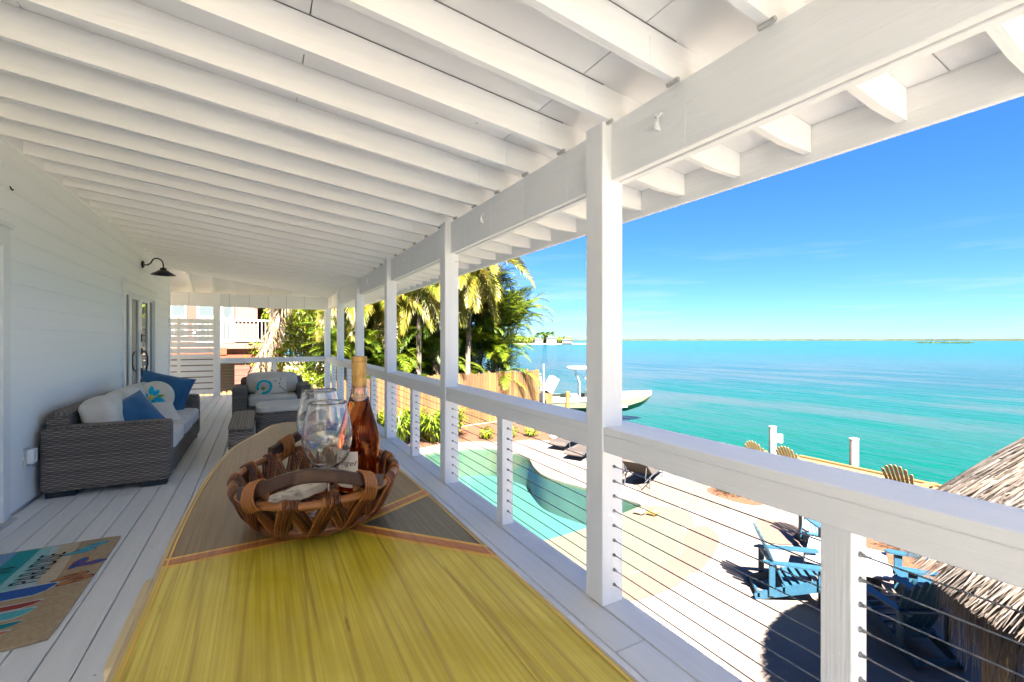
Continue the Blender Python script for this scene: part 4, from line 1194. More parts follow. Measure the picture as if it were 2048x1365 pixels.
# ================================================================== GARDEN GROUND
mat('mulch', (0.085, 0.03, 0.008), (0.045, 0.016, 0.005), rough=.95, nscale=14, detail=6, bump=1., bscale=30, bstretch=(1, 1, 1), bdist=.05)
mat('sand', (0.075, 0.06, 0.046), (0.05, 0.039, 0.03), rough=.95, nscale=8, detail=8, bump=.8, bscale=22, bstretch=(1, 1, 1), bdist=.04)
mat('sandy_soil', (.46, .37, .24), (.34, .26, .15), rough=.95, nscale=4, detail=6)
setting(sheet('path', [(-9, 12.5), (1.8, 12.5), (1.9, 14.2), (2.4, 17.4), (-9, 17.2)], [], GZ - .003, 'sandy_soil'))
setting(sheet('planting_bed', [(2.0, 14.2), (2.6, 15.0), (4.6, 15.2), (7.8, 14.6), (11.2, 12.2), (13.6, 12.2), (13.4, 19.6), (2.5, 17.5)], [], GZ - .003, 'mulch'))
setting(sheet('planting_bed', [tuple(p) for p in spline([(10.0, 6.4), (10.5, 6.5), (10.6, 7.2), (10.2, 7.8), (9.75, 7.5), (9.75, 6.8)], 4)], [], GZ + .006, 'mulch'))
setting(sheet('planting_bed', [tuple(p) for p in spline([(9.3, 2.7), (10.2, 2.2), (11.3, 2.6), (11.4, 4.4), (10.4, 5.2), (9.6, 4.6)], 4)], [], GZ + .006, 'mulch'))
setting(sheet('sand_patch', [tuple(p) for p in spline([(8.9, 9.2), (9.9, 8.6), (10.4, 8.0), (9.7, 7.6), (9.6, 6.7), (8.9, 6.6), (8.4, 7.0), (8.2, 7.6), (8.3, 8.4)], 4)], [], GZ + .003, 'sand'))

fol('palm_green', [(.045, .11, .008), (.09, .17, .010), (.16, .22, .012), (.06, .12, .010)], k=OUT)
fol('palm_gold', [(.24, .20, .008), (.17, .20, .008), (.30, .22, .012), (.10, .15, .008), (.28, .18, .04), (.13, .17, .008)], k=OUT)
fol('palm_dead', [(.30, .21, .12), (.22, .14, .07), (.34, .25, .15), (.18, .12, .06)], .15, .8, k=OUT)
fol('areca', [(.09, .17, .008), (.15, .23, .010), (.22, .25, .012), (.06, .13, .010)], k=OUT)
fol('broadleaf', [(.12, .18, .008), (.18, .23, .010), (.08, .14, .010), (.24, .25, .010)], k=OUT)
fol('dark_leaf', [(.04, .09, .008), (.08, .145, .010), (.13, .20, .010), (.05, .10, .01)], k=OUT)
fol('lime_leaf', [(.18, .25, .008), (.25, .28, .010), (.11, .18, .010), (.28, .27, .012)], k=OUT)
mat('palm_bark', (0.136, 0.112, 0.085), (0.068, 0.054, 0.041), rough=.9, scale=(2, 2, 14), nscale=3, bump=.6, bscale=4)
mat('shaggy_bark', (0.245, 0.177, 0.116), (0.136, 0.088, 0.054), rough=.95, scale=(5, 5, 1.2), nscale=5, bump=.8)

def frond(mb, root, dirv, length, droop, leaflets=26, ll=.42, lw=.034, curl=.55, seed=0, keep=1., hang=.5):
    """one feather frond: midrib plus two rows of tapering leaflets"""
    rnd = random.Random(seed)
    p = Vector(root); d = Vector(dirv).normalized(); n = 14; step = length / n
    pts, dirs = [p.copy()], [d.copy()]
    for i in range(n):
        d = (d + Vector((0, 0, -droop * (.35 + 1.3 * i / n) / n))).normalized(); p = p + d * step
        pts.append(p.copy()); dirs.append(d.copy())
    mb.tube(pts, [.022 * (1 - .85 * i / n) * (length / 2.2) + .003 for i in range(n + 1)], 4, cap=False)
    for k in range(leaflets):
        s = .10 + .90 * (k + .5) / leaflets
        f = s * n; i = min(n - 1, int(f)); c = pts[i].lerp(pts[i + 1], f - i); dd = dirs[i]
        side = dd.cross(Vector((0, 0, 1)))
        if side.length < .05: side = Vector((1, 0, 0))
        side.normalize(); up = side.cross(dd).normalized()
        l = ll * (math.sin(math.pi * min(1, .12 + s * .86)) ** .6) * (length / 2.2) * rnd.uniform(.8, 1.1)
        for sg in (-1, 1):
            if rnd.random() > keep: continue
            ld = (side * sg * (1 - .45 * s) + dd * (.35 + .55 * s) + up * rnd.uniform(.05, .3)).normalized()
            ld2 = (ld + Vector((0, 0, -hang * rnd.uniform(.6, 1.4)))).normalized()
            w = dd * lw * .5 * (length / 2.2) * rnd.uniform(.8, 1.2)
            m_ = c + ld * l * .5; e_ = m_ + ld2 * l * .55
            mb.add([c - w * .5, c + w * .5, m_ + w, m_ - w, e_], [(0, 1, 2, 3), (3, 2, 4)])

def palm(name, label, base, top, material, nf=16, flen=2.6, dead=0, seed=0, trunk_r=.14, group='palms beyond the fence', bend=.3, lf=42, ll=.62, shag=0, lw=.052):
    rnd = random.Random(seed)
    t = thing(name, label, 'palm tree', base, group)
    b, tp = Vector(base), Vector(top)
    side = Vector((tp.x - b.x, tp.y - b.y, 0))
    pts = [b.lerp(tp, i / 12) + side * (-bend) * math.sin(math.pi * i / 12) + Vector((.02 * math.sin(i * 2.3), .02 * math.cos(i * 1.7), 0)) for i in range(13)]
    mb = MB(); mb.tube(pts, [trunk_r * (1.35 - .55 * min(1, i / 4) + .03 * (i % 2)) for i in range(13)], 12); mb.build('trunk', 'shaggy_bark' if shag else 'palm_bark', t, smooth=True)
    if shag:
        mb = MB()
        for k in range(shag):
            f = rnd.random(); i = min(11, int(f * 12)); c = pts[i].lerp(pts[i + 1], f * 12 - i); an = rnd.uniform(0, 6.28)
            o_ = Vector((math.cos(an), math.sin(an), 0)); r0 = trunk_r * 1.0; l = rnd.uniform(.25, .6); w = rnd.uniform(.012, .03)
            tn = Vector((-o_.y, o_.x, 0)) * w
            a_ = c + o_ * r0; m_ = a_ + o_ * rnd.uniform(.06, .16) + Vector((0, 0, -l * .4)); e_ = m_ + o_ * rnd.uniform(-.02, .16) + Vector((0, 0, -l * .6))
            mb.add([a_ - tn, a_ + tn, m_ + tn * .8, m_ - tn * .8, e_], [(0, 1, 2, 3), (3, 2, 4)])
        mb.build('dead_leaf_skirt', 'palm_dead', t)
    mb = MB()
    for k in range(nf):
        an = 2.4 * k + rnd.uniform(-.2, .2); el = R(70 - 95 * (k / nf)) + rnd.uniform(-.12, .12)
        d = Vector((math.cos(an) * math.cos(el), math.sin(an) * math.cos(el), math.sin(el)))
        frond(mb, tp + d * .08, d, flen * rnd.uniform(.85, 1.1), 1.5 + rnd.uniform(-.2, .4), lf, ll, lw, seed=seed * 100 + k, hang=.7)
    mb.build('crown', material, t)
    if dead:
        mb = MB()
        for k in range(dead):
            an = rnd.uniform(0, 6.28); el = R(rnd.uniform(-62, -35))
            d = Vector((math.cos(an) * math.cos(el), math.sin(an) * math.cos(el), math.sin(el)))
            frond(mb, tp + d * .1 + Vector((0, 0, -.1)), d, flen * rnd.uniform(.7, 1.), 1.3, lf, ll, lw, seed=seed * 77 + k, hang=1.3)
        mb.build('hanging_dead_fronds', 'palm_dead' if material == 'palm_green' else 'palm_gold', t)
    return t

def leaf_cloud(mb, c, r, n, size, seed, shell=.55, droop=.2):
    rnd = random.Random(seed); c = Vector(c)
    for _ in range(n):
        v = Vector((rnd.gauss(0, 1), rnd.gauss(0, 1), rnd.gauss(0, 1))).normalized()
        q = shell + (1 - shell) * rnd.random() ** .6
        bump_ = 1 + .28 * mnoise.noise(v * 2.1 + c)
        p = c + Vector((v.x * r[0], v.y * r[1], v.z * r[2])) * q * bump_
        nrm = (v + Vector((rnd.uniform(-.7, .7), rnd.uniform(-.7, .7), rnd.uniform(-.3, .9)))).normalized()
        a = nrm.cross(Vector((rnd.uniform(-1, 1), rnd.uniform(-1, 1), .1))).normalized(); b = nrm.cross(a)
        s = size * rnd.uniform(.6, 1.3)
        a = a * s + Vector((0, 0, -droop * s)); b = b * s * .38
        mb.add([p - a, p - b, p + a, p + b], [(0, 1, 2, 3)])

def broad_tree(name, label, base, h, r, material, n=3500, size=.11, seed=0, clumps=9, group='broadleaf trees beyond the fence', cat='tree'):
    rnd = random.Random(seed)
    t = thing(name, label, cat, base, group)
    b = Vector(base)
    mb = MB(); tops = []
    mb.tube([b, b + Vector((.05, 0, h * .3)), b + Vector((-.05, .1, h * .55))], [.14, .11, .08], 8)
    for k in range(clumps):
        an = 2.4 * k; q = (k + .5) / clumps
        c = b + Vector((math.cos(an) * r * .75 * math.sqrt(q), math.sin(an) * r * .75 * math.sqrt(q), h * (.42 + .55 * rnd.random() * (1.05 - .5 * q))))
        tops.append(c)
        mb.tube([b + Vector((-.03, .06, h * rnd.uniform(.3, .52))), (b + c) / 2 + Vector((0, 0, h * .14)), c], [.055, .04, .015], 6)
    mb.build('trunk', 'palm_bark', t, smooth=True)
    mb = MB()
    for k, c in enumerate(tops):
        rr = r * rnd.uniform(.38, .60)
        leaf_cloud(mb, c, (rr, rr, rr * .72), n // clumps, size, seed * 31 + k, shell=.35)
    mb.build('crown', material, t)

# trees and palms beyond the fence
broad_tree('broadleaf_tree', 'bright lime green broadleaf tree left of the corner post, beside the coral house', (2.2, 25.6, GZ), 6.6, 2.6, 'lime_leaf', 5200, .11, 1, 13)
broad_tree('broadleaf_tree', 'lime green broadleaf tree right behind the corner post', (4.4, 29, GZ), 7.2, 2.8, 'broadleaf', 4200, .13, 2, 12)
broad_tree('broadleaf_tree', 'dark green tree filling in behind the golden palms, fourth bay', (6.6, 26, GZ), 7.4, 2.6, 'dark_leaf', 4600, .13, 3, 12)
broad_tree('broadleaf_tree', 'dark green tree behind the grey palm trunk, third bay', (8.6, 25, GZ), 7.6, 2.6, 'dark_leaf', 4600, .13, 4, 12)
broad_tree('broadleaf_tree', 'dark green bush low behind the fence, left of the feathery palms', (8.2, 20.8, GZ), 4.4, 1.5, 'dark_leaf', 3000, .10, 5, 9)
broad_tree('broadleaf_tree', 'dark green bush low behind the fence under the golden palms', (5.4, 21.2, GZ), 4.3, 1.7, 'dark_leaf', 3000, .10, 6, 9)
broad_tree('garden_shrub', 'yellow green shrub behind the pale neighbouring fence at the far end', (1.6, 20.8, GZ), 3.0, 1.3, 'lime_leaf', 2600, .08, 7, 8, None, 'shrub')
palm('leaning_palm', 'leaning palm with shaggy straw coloured trunk in front of the coral house', (-.72, 20.0, GZ), (2.0, 20.6, 5.2), 'palm_green', 14, 2.6, 6, 11, .17, None, .12, shag=900)
palm('slim_palm', 'slim pale palm trunk right of the leaning palm at the coral house', (.25, 21.2, GZ), (.55, 21.6, 4.6), 'palm_gold', 12, 2.2, 3, 12, .12, None, 0.)
palm('golden_palm', 'golden palm with hanging fronds in the bay left of the fourth post', (3.3, 20.9, GZ), (3.1, 21.0, 3.9), 'palm_gold', 20, 3.1, 12, 13, .14)
palm('golden_palm', 'golden palm with drooping dead fronds between the third and fourth posts', (4.6, 20.3, GZ), (4.75, 20.4, 3.6), 'palm_gold', 22, 3.1, 14, 14, .15)
palm('grey_trunk_palm', 'palm with a straight grey trunk and brown hanging fronds between second and third posts', (6.15, 19.7, GZ), (6.2, 19.6, 4.3), 'palm_gold', 20, 2.9, 15, 15, .15, bend=0)
palm('golden_palm', 'tall golden palm right beside the second post with fronds hanging below the eave', (8.35, 19.3, GZ), (8.45, 19.0, 5.2), 'palm_gold', 24, 3.3, 20, 16, .15)
palm('green_palm', 'green palm low between the second and third posts', (7.1, 20.6, GZ), (7.0, 20.4, 1.9), 'palm_green', 16, 2.4, 2, 17, .12)

def areca(label, base, stems, h, seed, spread=1.):
    rnd = random.Random(seed)
    t = thing('feathery_palm', label, 'palm tree', base, 'feathery clumping palms by the water')
    b = Vector(base)
    for k in range(stems):
        an = 2.4 * k + seed; lean = rnd.uniform(.25, 1.0) * spread; hh = h * rnd.uniform(.45, 1.)
        tp = b + Vector((math.cos(an) * lean, math.sin(an) * lean, hh))
        mid = b.lerp(tp, .5) - Vector((math.cos(an), math.sin(an), 0)) * lean * .18
        mb = MB(); mb.tube([tuple(p) for p in spline([b + Vector((math.cos(an), math.sin(an), 0)) * .15, mid, tp], 4, False)], [.05 - .0025 * i for i in range(9)], 7); mb.build('stem', 'palm_bark', t, smooth=True)
        mb = MB()
        for j in range(9):
            a2 = an + 2.4 * j + rnd.uniform(-.3, .3); el = R(rnd.uniform(8, 72))
            d = Vector((math.cos(a2) * math.cos(el), math.sin(a2) * math.cos(el), math.sin(el)))
            frond(mb, tp, d, rnd.uniform(1.5, 2.2), 1.5, 26, .6, .062, seed=seed * 1000 + k * 10 + j, hang=.35)
        mb.build('fronds', 'areca' if rnd.random() < .7 else 'palm_green', t)
areca('tall clump of feathery green palms just right of the second post', (9.35, 20.6, GZ), 16, 6.5, 3, 1.0)
areca('feathery green palm clump leaning out over the water at the end of the trees', (11.0, 21.2, GZ), 16, 6.2, 8, 1.3)
areca('low feathery palm clump behind the fence below the taller palms', (10.3, 20.4, GZ), 8, 3.6, 5, .8)

broad_tree('broadleaf_tree', 'tall lime green tree closing the view far behind the coral house corner', (1.2, 33, GZ), 9.5, 4.4, 'lime_leaf', 7000, .17, 21, 16)
broad_tree('broadleaf_tree', 'tall green tree farthest back behind the golden palms', (7.6, 33, GZ), 9.5, 4.6, 'broadleaf', 7000, .17, 22, 16)
broad_tree('broadleaf_tree', 'low lime hedge tree beyond the fence left of the grey palm trunk', (3.6, 22.6, GZ), 4.6, 1.9, 'lime_leaf', 4200, .10, 23, 10)
for k_, (x_, y_, st_n, h_, lab_) in enumerate([(3.5, 19.6, 9, 3.6, 'bright feathery palm clump behind the fence in the fifth bay'), (5.0, 19.3, 10, 3.8, 'bright feathery palm clump behind the fence under the golden palm, fourth bay'),
                                             (6.9, 19.6, 10, 3.9, 'bright feathery palm clump behind the fence right of the grey palm trunk'), (8.3, 20.0, 9, 3.8, 'bright feathery palm clump behind the fence hidden partly by the second post')]):
    areca(lab_, (x_, y_ + 1.1, GZ), st_n, h_ + .2, 60 + k_, .7)
# planting in the bed along the fence
def rosette(label, c, n, l, material, seed, group, w=.035, name='strappy_plant', up=.9):
    rnd = random.Random(seed); t = thing(name, label, 'plant', c, group); mb = MB(); c = Vector(c)
    for k in range(n):
        an = rnd.uniform(0, 6.28); o_ = Vector((math.cos(an), math.sin(an), 0)); r0 = rnd.uniform(0, .35); ln = l * rnd.uniform(.6, 1.1)
        h0 = rnd.uniform(0, .45) * l
        p = c + o_ * r0 + Vector((0, 0, h0)); tn = Vector((-o_.y, o_.x, 0)) * w * rnd.uniform(.6, 1.2); out_ = rnd.uniform(.2, .7)
        m_ = p + o_ * ln * out_ * .5 + Vector((0, 0, ln * .62 * up)); e_ = m_ + o_ * ln * out_ * .7 + Vector((0, 0, ln * rnd.uniform(-.28, .12)))
        mb.add([p - tn * .6, p + tn * .6, m_ + tn, m_ - tn, e_], [(0, 1, 2, 3), (3, 2, 4)])
    mb.build('leaves', material, t)
spots = [(2.7, 16.4, 1.15, 'leafy strap plant in the bed, leftmost behind the bottle'), (3.6, 16.9, 1.2, 'leafy strap plant in the bed right of the wine bottle'), (4.4, 16.3, 1.15, 'leafy strap plant in the bed left of the second post'),
         (5.1, 17.0, 1.2, 'tall leafy strap plant against the wooden fence left of second post'), (5.6, 16.25, 1.05, 'leafy strap plant in front of the fence beside the pool edge'), (6.5, 16.7, 1.1, 'leafy strap plant right of the second post')]
for k, (x, y, l, lab) in enumerate(spots):
    rosette(lab, (x, y, GZ), 260, l, 'lime_leaf' if k % 2 else 'areca', 40 + k, 'strappy plants in the mulch bed')
for k, (x, y, lab) in enumerate([(7.6, 15.75, 'small round shrub in the mulch, left of the baluster'), (8.55, 15.6, 'small round shrub in the mulch right of the baluster'), (9.35, 15.3, 'small round shrub beyond the first lounger'), (10.9, 14.2, 'small round shrub near the rocks by the loungers')]):
    t = thing('small_shrub', lab, 'shrub', (x, y, GZ), 'small shrubs in the mulch bed'); mb = MB()
    leaf_cloud(mb, (x, y, GZ + .24), (.32, .32, .25), 420, .06, 60 + k, .2); mb.build('leaves', 'lime_leaf', t)
rosette('tuft of green grass in the small bed by the sand', (10.2, 7.1, GZ), 120, .4, 'lime_leaf', 71, 'grass tufts', .012, 'grass_tuft')
rosette('tuft of green grass by the rocks behind the fire table', (10.2, 3.6, GZ), 120, .45, 'lime_leaf', 72, 'grass tufts', .012, 'grass_tuft')
mat('pale_rock', (0.231, 0.211, 0.184), (0.136, 0.122, 0.102), rough=.9, nscale=4, detail=6, bump=.6, vary=.2)
def rock(x, y, s, seed, label):
    bm = bmesh.new(); bmesh.ops.create_icosphere(bm, subdivisions=2, radius=1)
    for v in bm.verts:
        n_ = mnoise.noise(v.co * 1.3 + Vector((seed, 0, 0))); v.co *= 1 + .35 * n_; v.co.z *= .6
    me = bpy.data.meshes.new('rock'); bm.to_mesh(me); bm.free(); me.transform(Matrix.Diagonal((s, s * .8, s, 1)))
    o = link('rock', me, 'pale_rock', None, (x, y, GZ + s * .3)); o.rotation_euler = (0, 0, seed)
    tag(o, label, 'rock', 'pale rocks edging the beds')
for k, (x, y, s) in enumerate([(9.9, 4.95, .2), (10.5, 5.0, .26), (11.0, 4.5, .22), (11.3, 3.9, .28), (11.2, 3.2, .2), (9.6, 4.7, .16)]):
    rock(x, y, s, k + 1, 'pale rock edging the mulch bed behind the fire table')
for k, (x, y, s) in enumerate([(10.4, 14.2, .2), (9.9, 14.6, .16), (11.2, 13.4, .22), (8.2, 15.3, .12)]):
    rock(x, y, s, k + 11, 'pale rock edging the mulch bed beyond the loungers')

# ================================================================== FENCES
mat('cedar', (0.1, 0.053, 0.014), (0.062, 0.028, 0.008), rough=.8, scale=(10, 10, .8), nscale=3, lo=.3, hi=.7, vary=.36, hue=.012, bump=.4)
mat('pale_cedar', (0.1, 0.068, 0.028), (0.08, 0.05, 0.019), rough=.8, scale=(10, 10, .8), nscale=3, vary=.15)
def picket_mesh(h, w=.138, th=.018):
    P = [(-w / 2, 0), (w / 2, 0), (w / 2, h - .05), (w / 2 - .035, h), (-w / 2 + .035, h), (-w / 2, h - .05)]
    V = [(x, -th / 2, z) for x, z in P] + [(x, th / 2, z) for x, z in P]
    me = bpy.data.meshes.new('picket'); me.from_pydata(V, [], [tuple(range(6)), tuple(reversed(range(6, 12)))] + [(i, 6 + i, 6 + (i + 1) % 6, (i + 1) % 6) for i in range(6)])
    return me
def fence(label, A, B, h, material, step=.152):
    A, B = Vector(A), Vector(B); d = (B - A).normalized(); ang = math.atan2(d.y, d.x); n = int((B - A).length / step)
    t = thing('picket_fence', label, 'fence', tuple(A))
    me = picket_mesh(h); me.materials.append(MATS[material])
    for k in range(n):
        o = bpy.data.objects.new('picket', me); COL.objects.link(o); o.parent = t
        o.location = d * step * (k + .5) + Vector((0, 0, random.uniform(-.03, .06))); o.rotation_euler = (0, 0, ang + random.uniform(-.03, .03)); o.scale = (1, 1, random.uniform(.985, 1.01))
    nrm = Vector((-d.y, d.x, 0))
    for z in (.3, h * .5, h - .3):
        mb = MB(); mb.bar(A + nrm * .035 + Vector((0, 0, z)), B + nrm * .035 + Vector((0, 0, z)), .04, .09); mb.build('fence_rail', material, t)
    k = 0
    while k * 2.4 < (B - A).length:
        c = A + d * k * 2.4 + nrm * .1; mb = MB(); mb.box(c.x - .045, c.x + .045, c.y - .045, c.y + .045, c.z, c.z + h + .08); mb.build('fence_post', material, t); k += 1
fence('tall orange wooden picket fence behind the pool, running to the water', (2.2, 17.6, GZ), (12.5, 19.5, GZ), 2.28, 'cedar')
fence('pale dog eared picket fence below the coral house at the far end', (-5.5, 17.3, GZ), (2.1, 17.5, GZ), 2.12, 'pale_cedar')
fence('sunny pale wooden fence farther back beside the lime green tree', (1.0, 23.6, GZ), (4.2, 24.2, GZ), 2.4, 'pale_cedar', .15)

# ================================================================== NEIGHBOUR'S CORAL HOUSE
mat('coral_siding', (0.085, 0.03, 0.019), (0.072, 0.024, 0.015), rough=.7, scale=(1, 1, 30), nscale=2)
mat('coral_bright', (0.095, 0.02, 0.004), rough=.6)
mat('pink_wall', (0.12, 0.058, 0.045), (0.105, 0.05, 0.038), rough=.7, nscale=3)
mat('outdoor_white', (0.272, 0.272, 0.272), rough=.5)
mat('dark_recess', (.03, .025, .022), rough=.8)
NY = 25.0
nh = thing('coral_house', 'coral pink neighbouring house with white balcony seen past the porch end', 'house', (-3, NY, GZ))
box('wall', -9, 1.0, NY + 2.0, NY + 9, GZ, 4.6, 'coral_siding', nh, 0)
box('roof', -9.6, 1.6, NY + 1.2, NY + 9.6, 4.6, 4.75, 'outdoor_white', nh)
box('balcony_floor', -9, 1.05, NY, NY + 2.0, .98, 1.22, 'pink_wall', nh)
box('balcony_fascia', -9, -1.35, NY - .02, NY - .001, .70, 1.02, 'coral_bright', nh)
box('tower_wall', -1.0, -.1, NY + .1, NY + 2.0, 1.22, 4.6, 'pink_wall', nh)
for k in range(12):
    z = GZ + .25 * k + .1
    box('clapboard', -1.05, -.05, NY + .30, NY + .34, z, z + .235, 'coral_siding', nh, .004)
box('lower_wall', -1.03, 1.0, NY + .345, NY + 2.0, GZ, .97, 'pink_wall', nh, 0)
box('beam', -9, 1.05, NY + .02, NY + .28, .55, .69, 'coral_bright', nh)
box('dark_carport', -9, -1.06, NY + 1.7, NY + 1.99, GZ, .5, 'dark_recess', nh, 0)
mb = MB(); mb.bar((-9, NY + .06, 2.32), (1.05, NY + .06, 2.32), .09, .08); mb.bar((-9, NY + .06, 1.36), (1.05, NY + .06, 1.36), .05, .06); mb.build('balcony_rail', 'outdoor_white', nh)
x = -8.9
while x < 1.05:
    box('balcony_baluster', x, x + .035, NY + .045, NY + .08, 1.39, 2.28, 'outdoor_white', nh, 0); x += .16 if x > -2.2 else .24
for x in (-6.9, -4.4, -1.6, .95): box('balcony_post', x, x + .1, NY + .0, NY + .1, 1.22, 4.6 if x < .9 else 2.4, 'outdoor_white', nh)
for x0, x1 in ((-4.2, -3.2), (-6.4, -5.2)):
    w = box('window', x0 - .08, x1 + .08, NY + 1.95, NY + 1.99, 1.5, 3.7, 'outdoor_white', nh)
    xm = (x0 + x1) / 2
    for a, b in ((x0, xm - .03), (xm + .03, x1)): box('pane', a, b, NY + 1.93, NY + 1.949, 1.6, 3.6, 'dark_glass', w, 0)
w = box('window', -2.7, -1.15, NY + 1.95, NY + 1.99, 1.25, 3.3, 'outdoor_white', nh)
for a, b in ((-2.6, -1.95), (-1.88, -1.25)): box('pane', a, b, NY + 1.93, NY + 1.949, 1.32, 3.2, 'dark_glass', w, 0)
mat('stacked_wood', (.10, .055, .035), (.05, .03, .02), rough=.9, nscale=8)
wp = thing('planter_stack', 'dark stacked pots beside the coral siding under the balcony', 'pots', (.2, 22.8, GZ))
for k in range(5): mb = MB(); mb.lathe([(.16, 0), (.2, .28), (.22, .3), (.18, .3)], 10, (.2 + .05 * math.sin(k * 3), 22.8, GZ + .32 * k), cap0=True); mb.build('pot', 'stacked_wood', wp)

# ================================================================== THATCHED HUT
HC = (6.1, -.3); HR = 2.1; EZ, AZ = -.08, 1.12
fol('thatch', [(.075, .06, .051), (.12, .10, .087), (.165, .142, .126), (.042, .032, .026), (.135, .105, .086), (.095, .069, .052)], .15, .85)
hut = thing('thatched_hut', 'round palm thatch hut roof on a wooden pole, right beside the railing', 'thatched hut', (HC[0], HC[1], GZ))
mb = MB(); rnd = random.Random(5)
def cone(an, s): # s 0 eave .. 1 apex, slightly bellied
    r = HR * (1 - s); z = EZ + (AZ - EZ) * (s + .30 * math.sin(math.pi * s))
    return Vector((HC[0] + r * math.cos(an), HC[1] + r * math.sin(an), z))
NA = 48
Vc = [cone(2 * math.pi * k / NA, s / 10) - Vector((0, 0, .05)) for s in range(11) for k in range(NA)]
core = mesh('thatch_core', Vc, [(s * NA + k, s * NA + (k + 1) % NA, (s + 1) * NA + (k + 1) % NA, (s + 1) * NA + k) for s in range(10) for k in range(NA)], 'shaggy_bark', hut)
for _ in range(42000):
    s = 1 - math.sqrt(rnd.random()); an = rnd.uniform(0, 6.283)
    if math.cos(an) > .55 and rnd.random() < .7: continue
    p = cone(an, s); q = cone(an + rnd.uniform(-.05, .05), max(-.16, s - rnd.uniform(.1, .24)) )
    o_ = Vector((math.cos(an), math.sin(an), 0)); lift = rnd.uniform(.0, .10) ** 1.0
    tn = Vector((-o_.y, o_.x, 0)) * rnd.uniform(.004, .010)
    q = q + o_ * lift * .5 + Vector((0, 0, lift * .7 + .015)); m_ = p.lerp(q, .5) + Vector((0, 0, .02 + lift * .4))
    tw = Vector((0, 0, rnd.uniform(-.012, .012)))
    mb.add([p - tn, p + tn, m_ + tn + tw, m_ - tn - tw, q + tn * .3, q - tn * .3], [(0, 1, 2, 3), (3, 2, 4, 5)])
for _ in range(15000):
    an = rnd.uniform(R(70), R(330)); s = rnd.uniform(-.03, .20)
    p = cone(an, max(0, s)); o_ = Vector((math.cos(an), math.sin(an), 0)); l = rnd.uniform(.45, 1.15)
    tn = Vector((-o_.y, o_.x, 0)); sw = tn * rnd.uniform(-.14, .14)
    tn = tn * rnd.uniform(.004, .011)
    m_ = p + o_ * rnd.uniform(.0, .07) + Vector((0, 0, -l * .38)) + sw * .4; e_ = m_ + o_ * rnd.uniform(-.06, .04) + Vector((0, 0, -l * .62)) + sw
    mb.add([p - tn, p + tn, m_ + tn, m_ - tn, e_ + tn * .3, e_ - tn * .3], [(0, 1, 2, 3), (3, 2, 4, 5)])
o = mb.build('thatch', 'thatch', hut); o['kind'] = 'stuff'
mat('pole_wood', (.17, .12, .06), (.09, .06, .03), rough=.85, scale=(8, 8, .8), nscale=3, bump=.4)
for an in (110, 20, 200, 290):
    c = (HC[0] + 1.80 * math.cos(R(an)), HC[1] + 1.80 * math.sin(R(an)))
    mb = MB(); mb.tube([(c[0], c[1], GZ), (c[0], c[1], EZ + .02)], [.09, .085], 14); mb.build('pole', 'pole_wood', hut, smooth=True)

# ================================================================== ADIRONDACK CHAIRS
mat('blue_chair', (.010, .042, .070), (.007, .032, .056), rough=.5, nscale=20)
mat('yellow_chair', (0.1, 0.07, 0.024), (0.085, 0.057, 0.019), rough=.5, nscale=20)
def adirondack(material, name):
    """sitter looks along +Y, origin on the ground under the seat"""
    t = thing(name, 'chair', 'chair')
    W = .27
    for sx in (-1, 1):
        mb = MB()       # stringer: from the front leg down and back to the ground
        P = [(.42, .36), (.42, .25), (.30, .20), (-.44, .0), (-.50, .0), (-.52, .06), (-.42, .12), (.30, .36)]
        x0, x1 = sorted((sx * W, sx * (W - .03)))
        m_ = len(P); V = [(x0, y, z) for y, z in P] + [(x1, y, z) for y, z in P]
        mb.add(V, [tuple(range(m_)), tuple(reversed(range(m_, 2 * m_)))] + [(i, m_ + i, m_ + (i + 1) % m_, (i + 1) % m_) for i in range(m_)])
        mb.build('stringer', material, t)
        box('front_leg', *sorted((sx * (W + .002), sx * (W + .032))), .30, .40, 0.0, .545, material, t, .004)
        box('rear_leg', *sorted((sx * (W + .002), sx * (W + .032))), -.33, -.25, .08, .545, material, t, .004)
        mb = MB()       # arm: wide and rounded at the front
        P = [(.47, -.055), (.50, -.03), (.51, .02), (.49, .06), (.44, .075), (.1, .07), (-.30, .02), (-.40, -.02), (-.40, -.06), (.2, -.065)]
        mb.prism([(sx * (W + .02 + x), y) for y, x in (P if sx < 0 else P[::-1])], .546, .570)
        mb.build('arm', material, t)
    for k in range(6):
        y = .40 - k * .096; z = .362 - (.40 - y) * .27 + (.0 if k else -.01)
        mb = MB(); mb.bar((-W + .002, y, z), (W - .002, y, z), .085, .018, up=(0, .27, 1)); mb.build('seat_slat', material, t)
    tops = (.80, .885, .93, .945, .93, .885, .80)
    for k in range(7):
        f = (k - 3) / 3; xb = f * .19; xt = f * .275; L_ = tops[k]
        a = Vector((xb, -.10, .215)); b = Vector((xt, -.10 - (L_ - .215) * .46, L_ + .02))
        wdt = .068
        mb = MB(); d = (b - a).normalized(); r = Vector((1, 0, 0)); nn = r.cross(d).normalized() * .009
        top = [(-.5, 0), (-.42, .018), (-.2, .03), (.2, .03), (.42, .018), (.5, 0)]
        ring = [a + r * wdt * -.4, a + r * wdt * .4] + [b + r * wdt * x + d * y for x, y in reversed(top)]
        m_ = len(ring)
        mb.add([p + nn for p in ring] + [p - nn for p in ring], [tuple(range(m_)), tuple(reversed(range(m_, 2 * m_)))] + [(i, m_ + i, m_ + (i + 1) % m_, (i + 1) % m_) for i in range(m_)])
        mb.build('back_slat', material, t)
    mb = MB(); mb.bar((-W - .05, -.305, .555), (W + .05, -.305, .555), .05, .03); mb.build('back_rail', material, t)
    mb = MB(); mb.bar((-W, -.13, .19), (W, -.13, .19), .03, .09); mb.build('back_rail', material, t)
    mb = MB(); mb.bar((-W, -.46, .06), (W, -.46, .06), .03, .06); mb.build('stretcher', material, t)
    return t
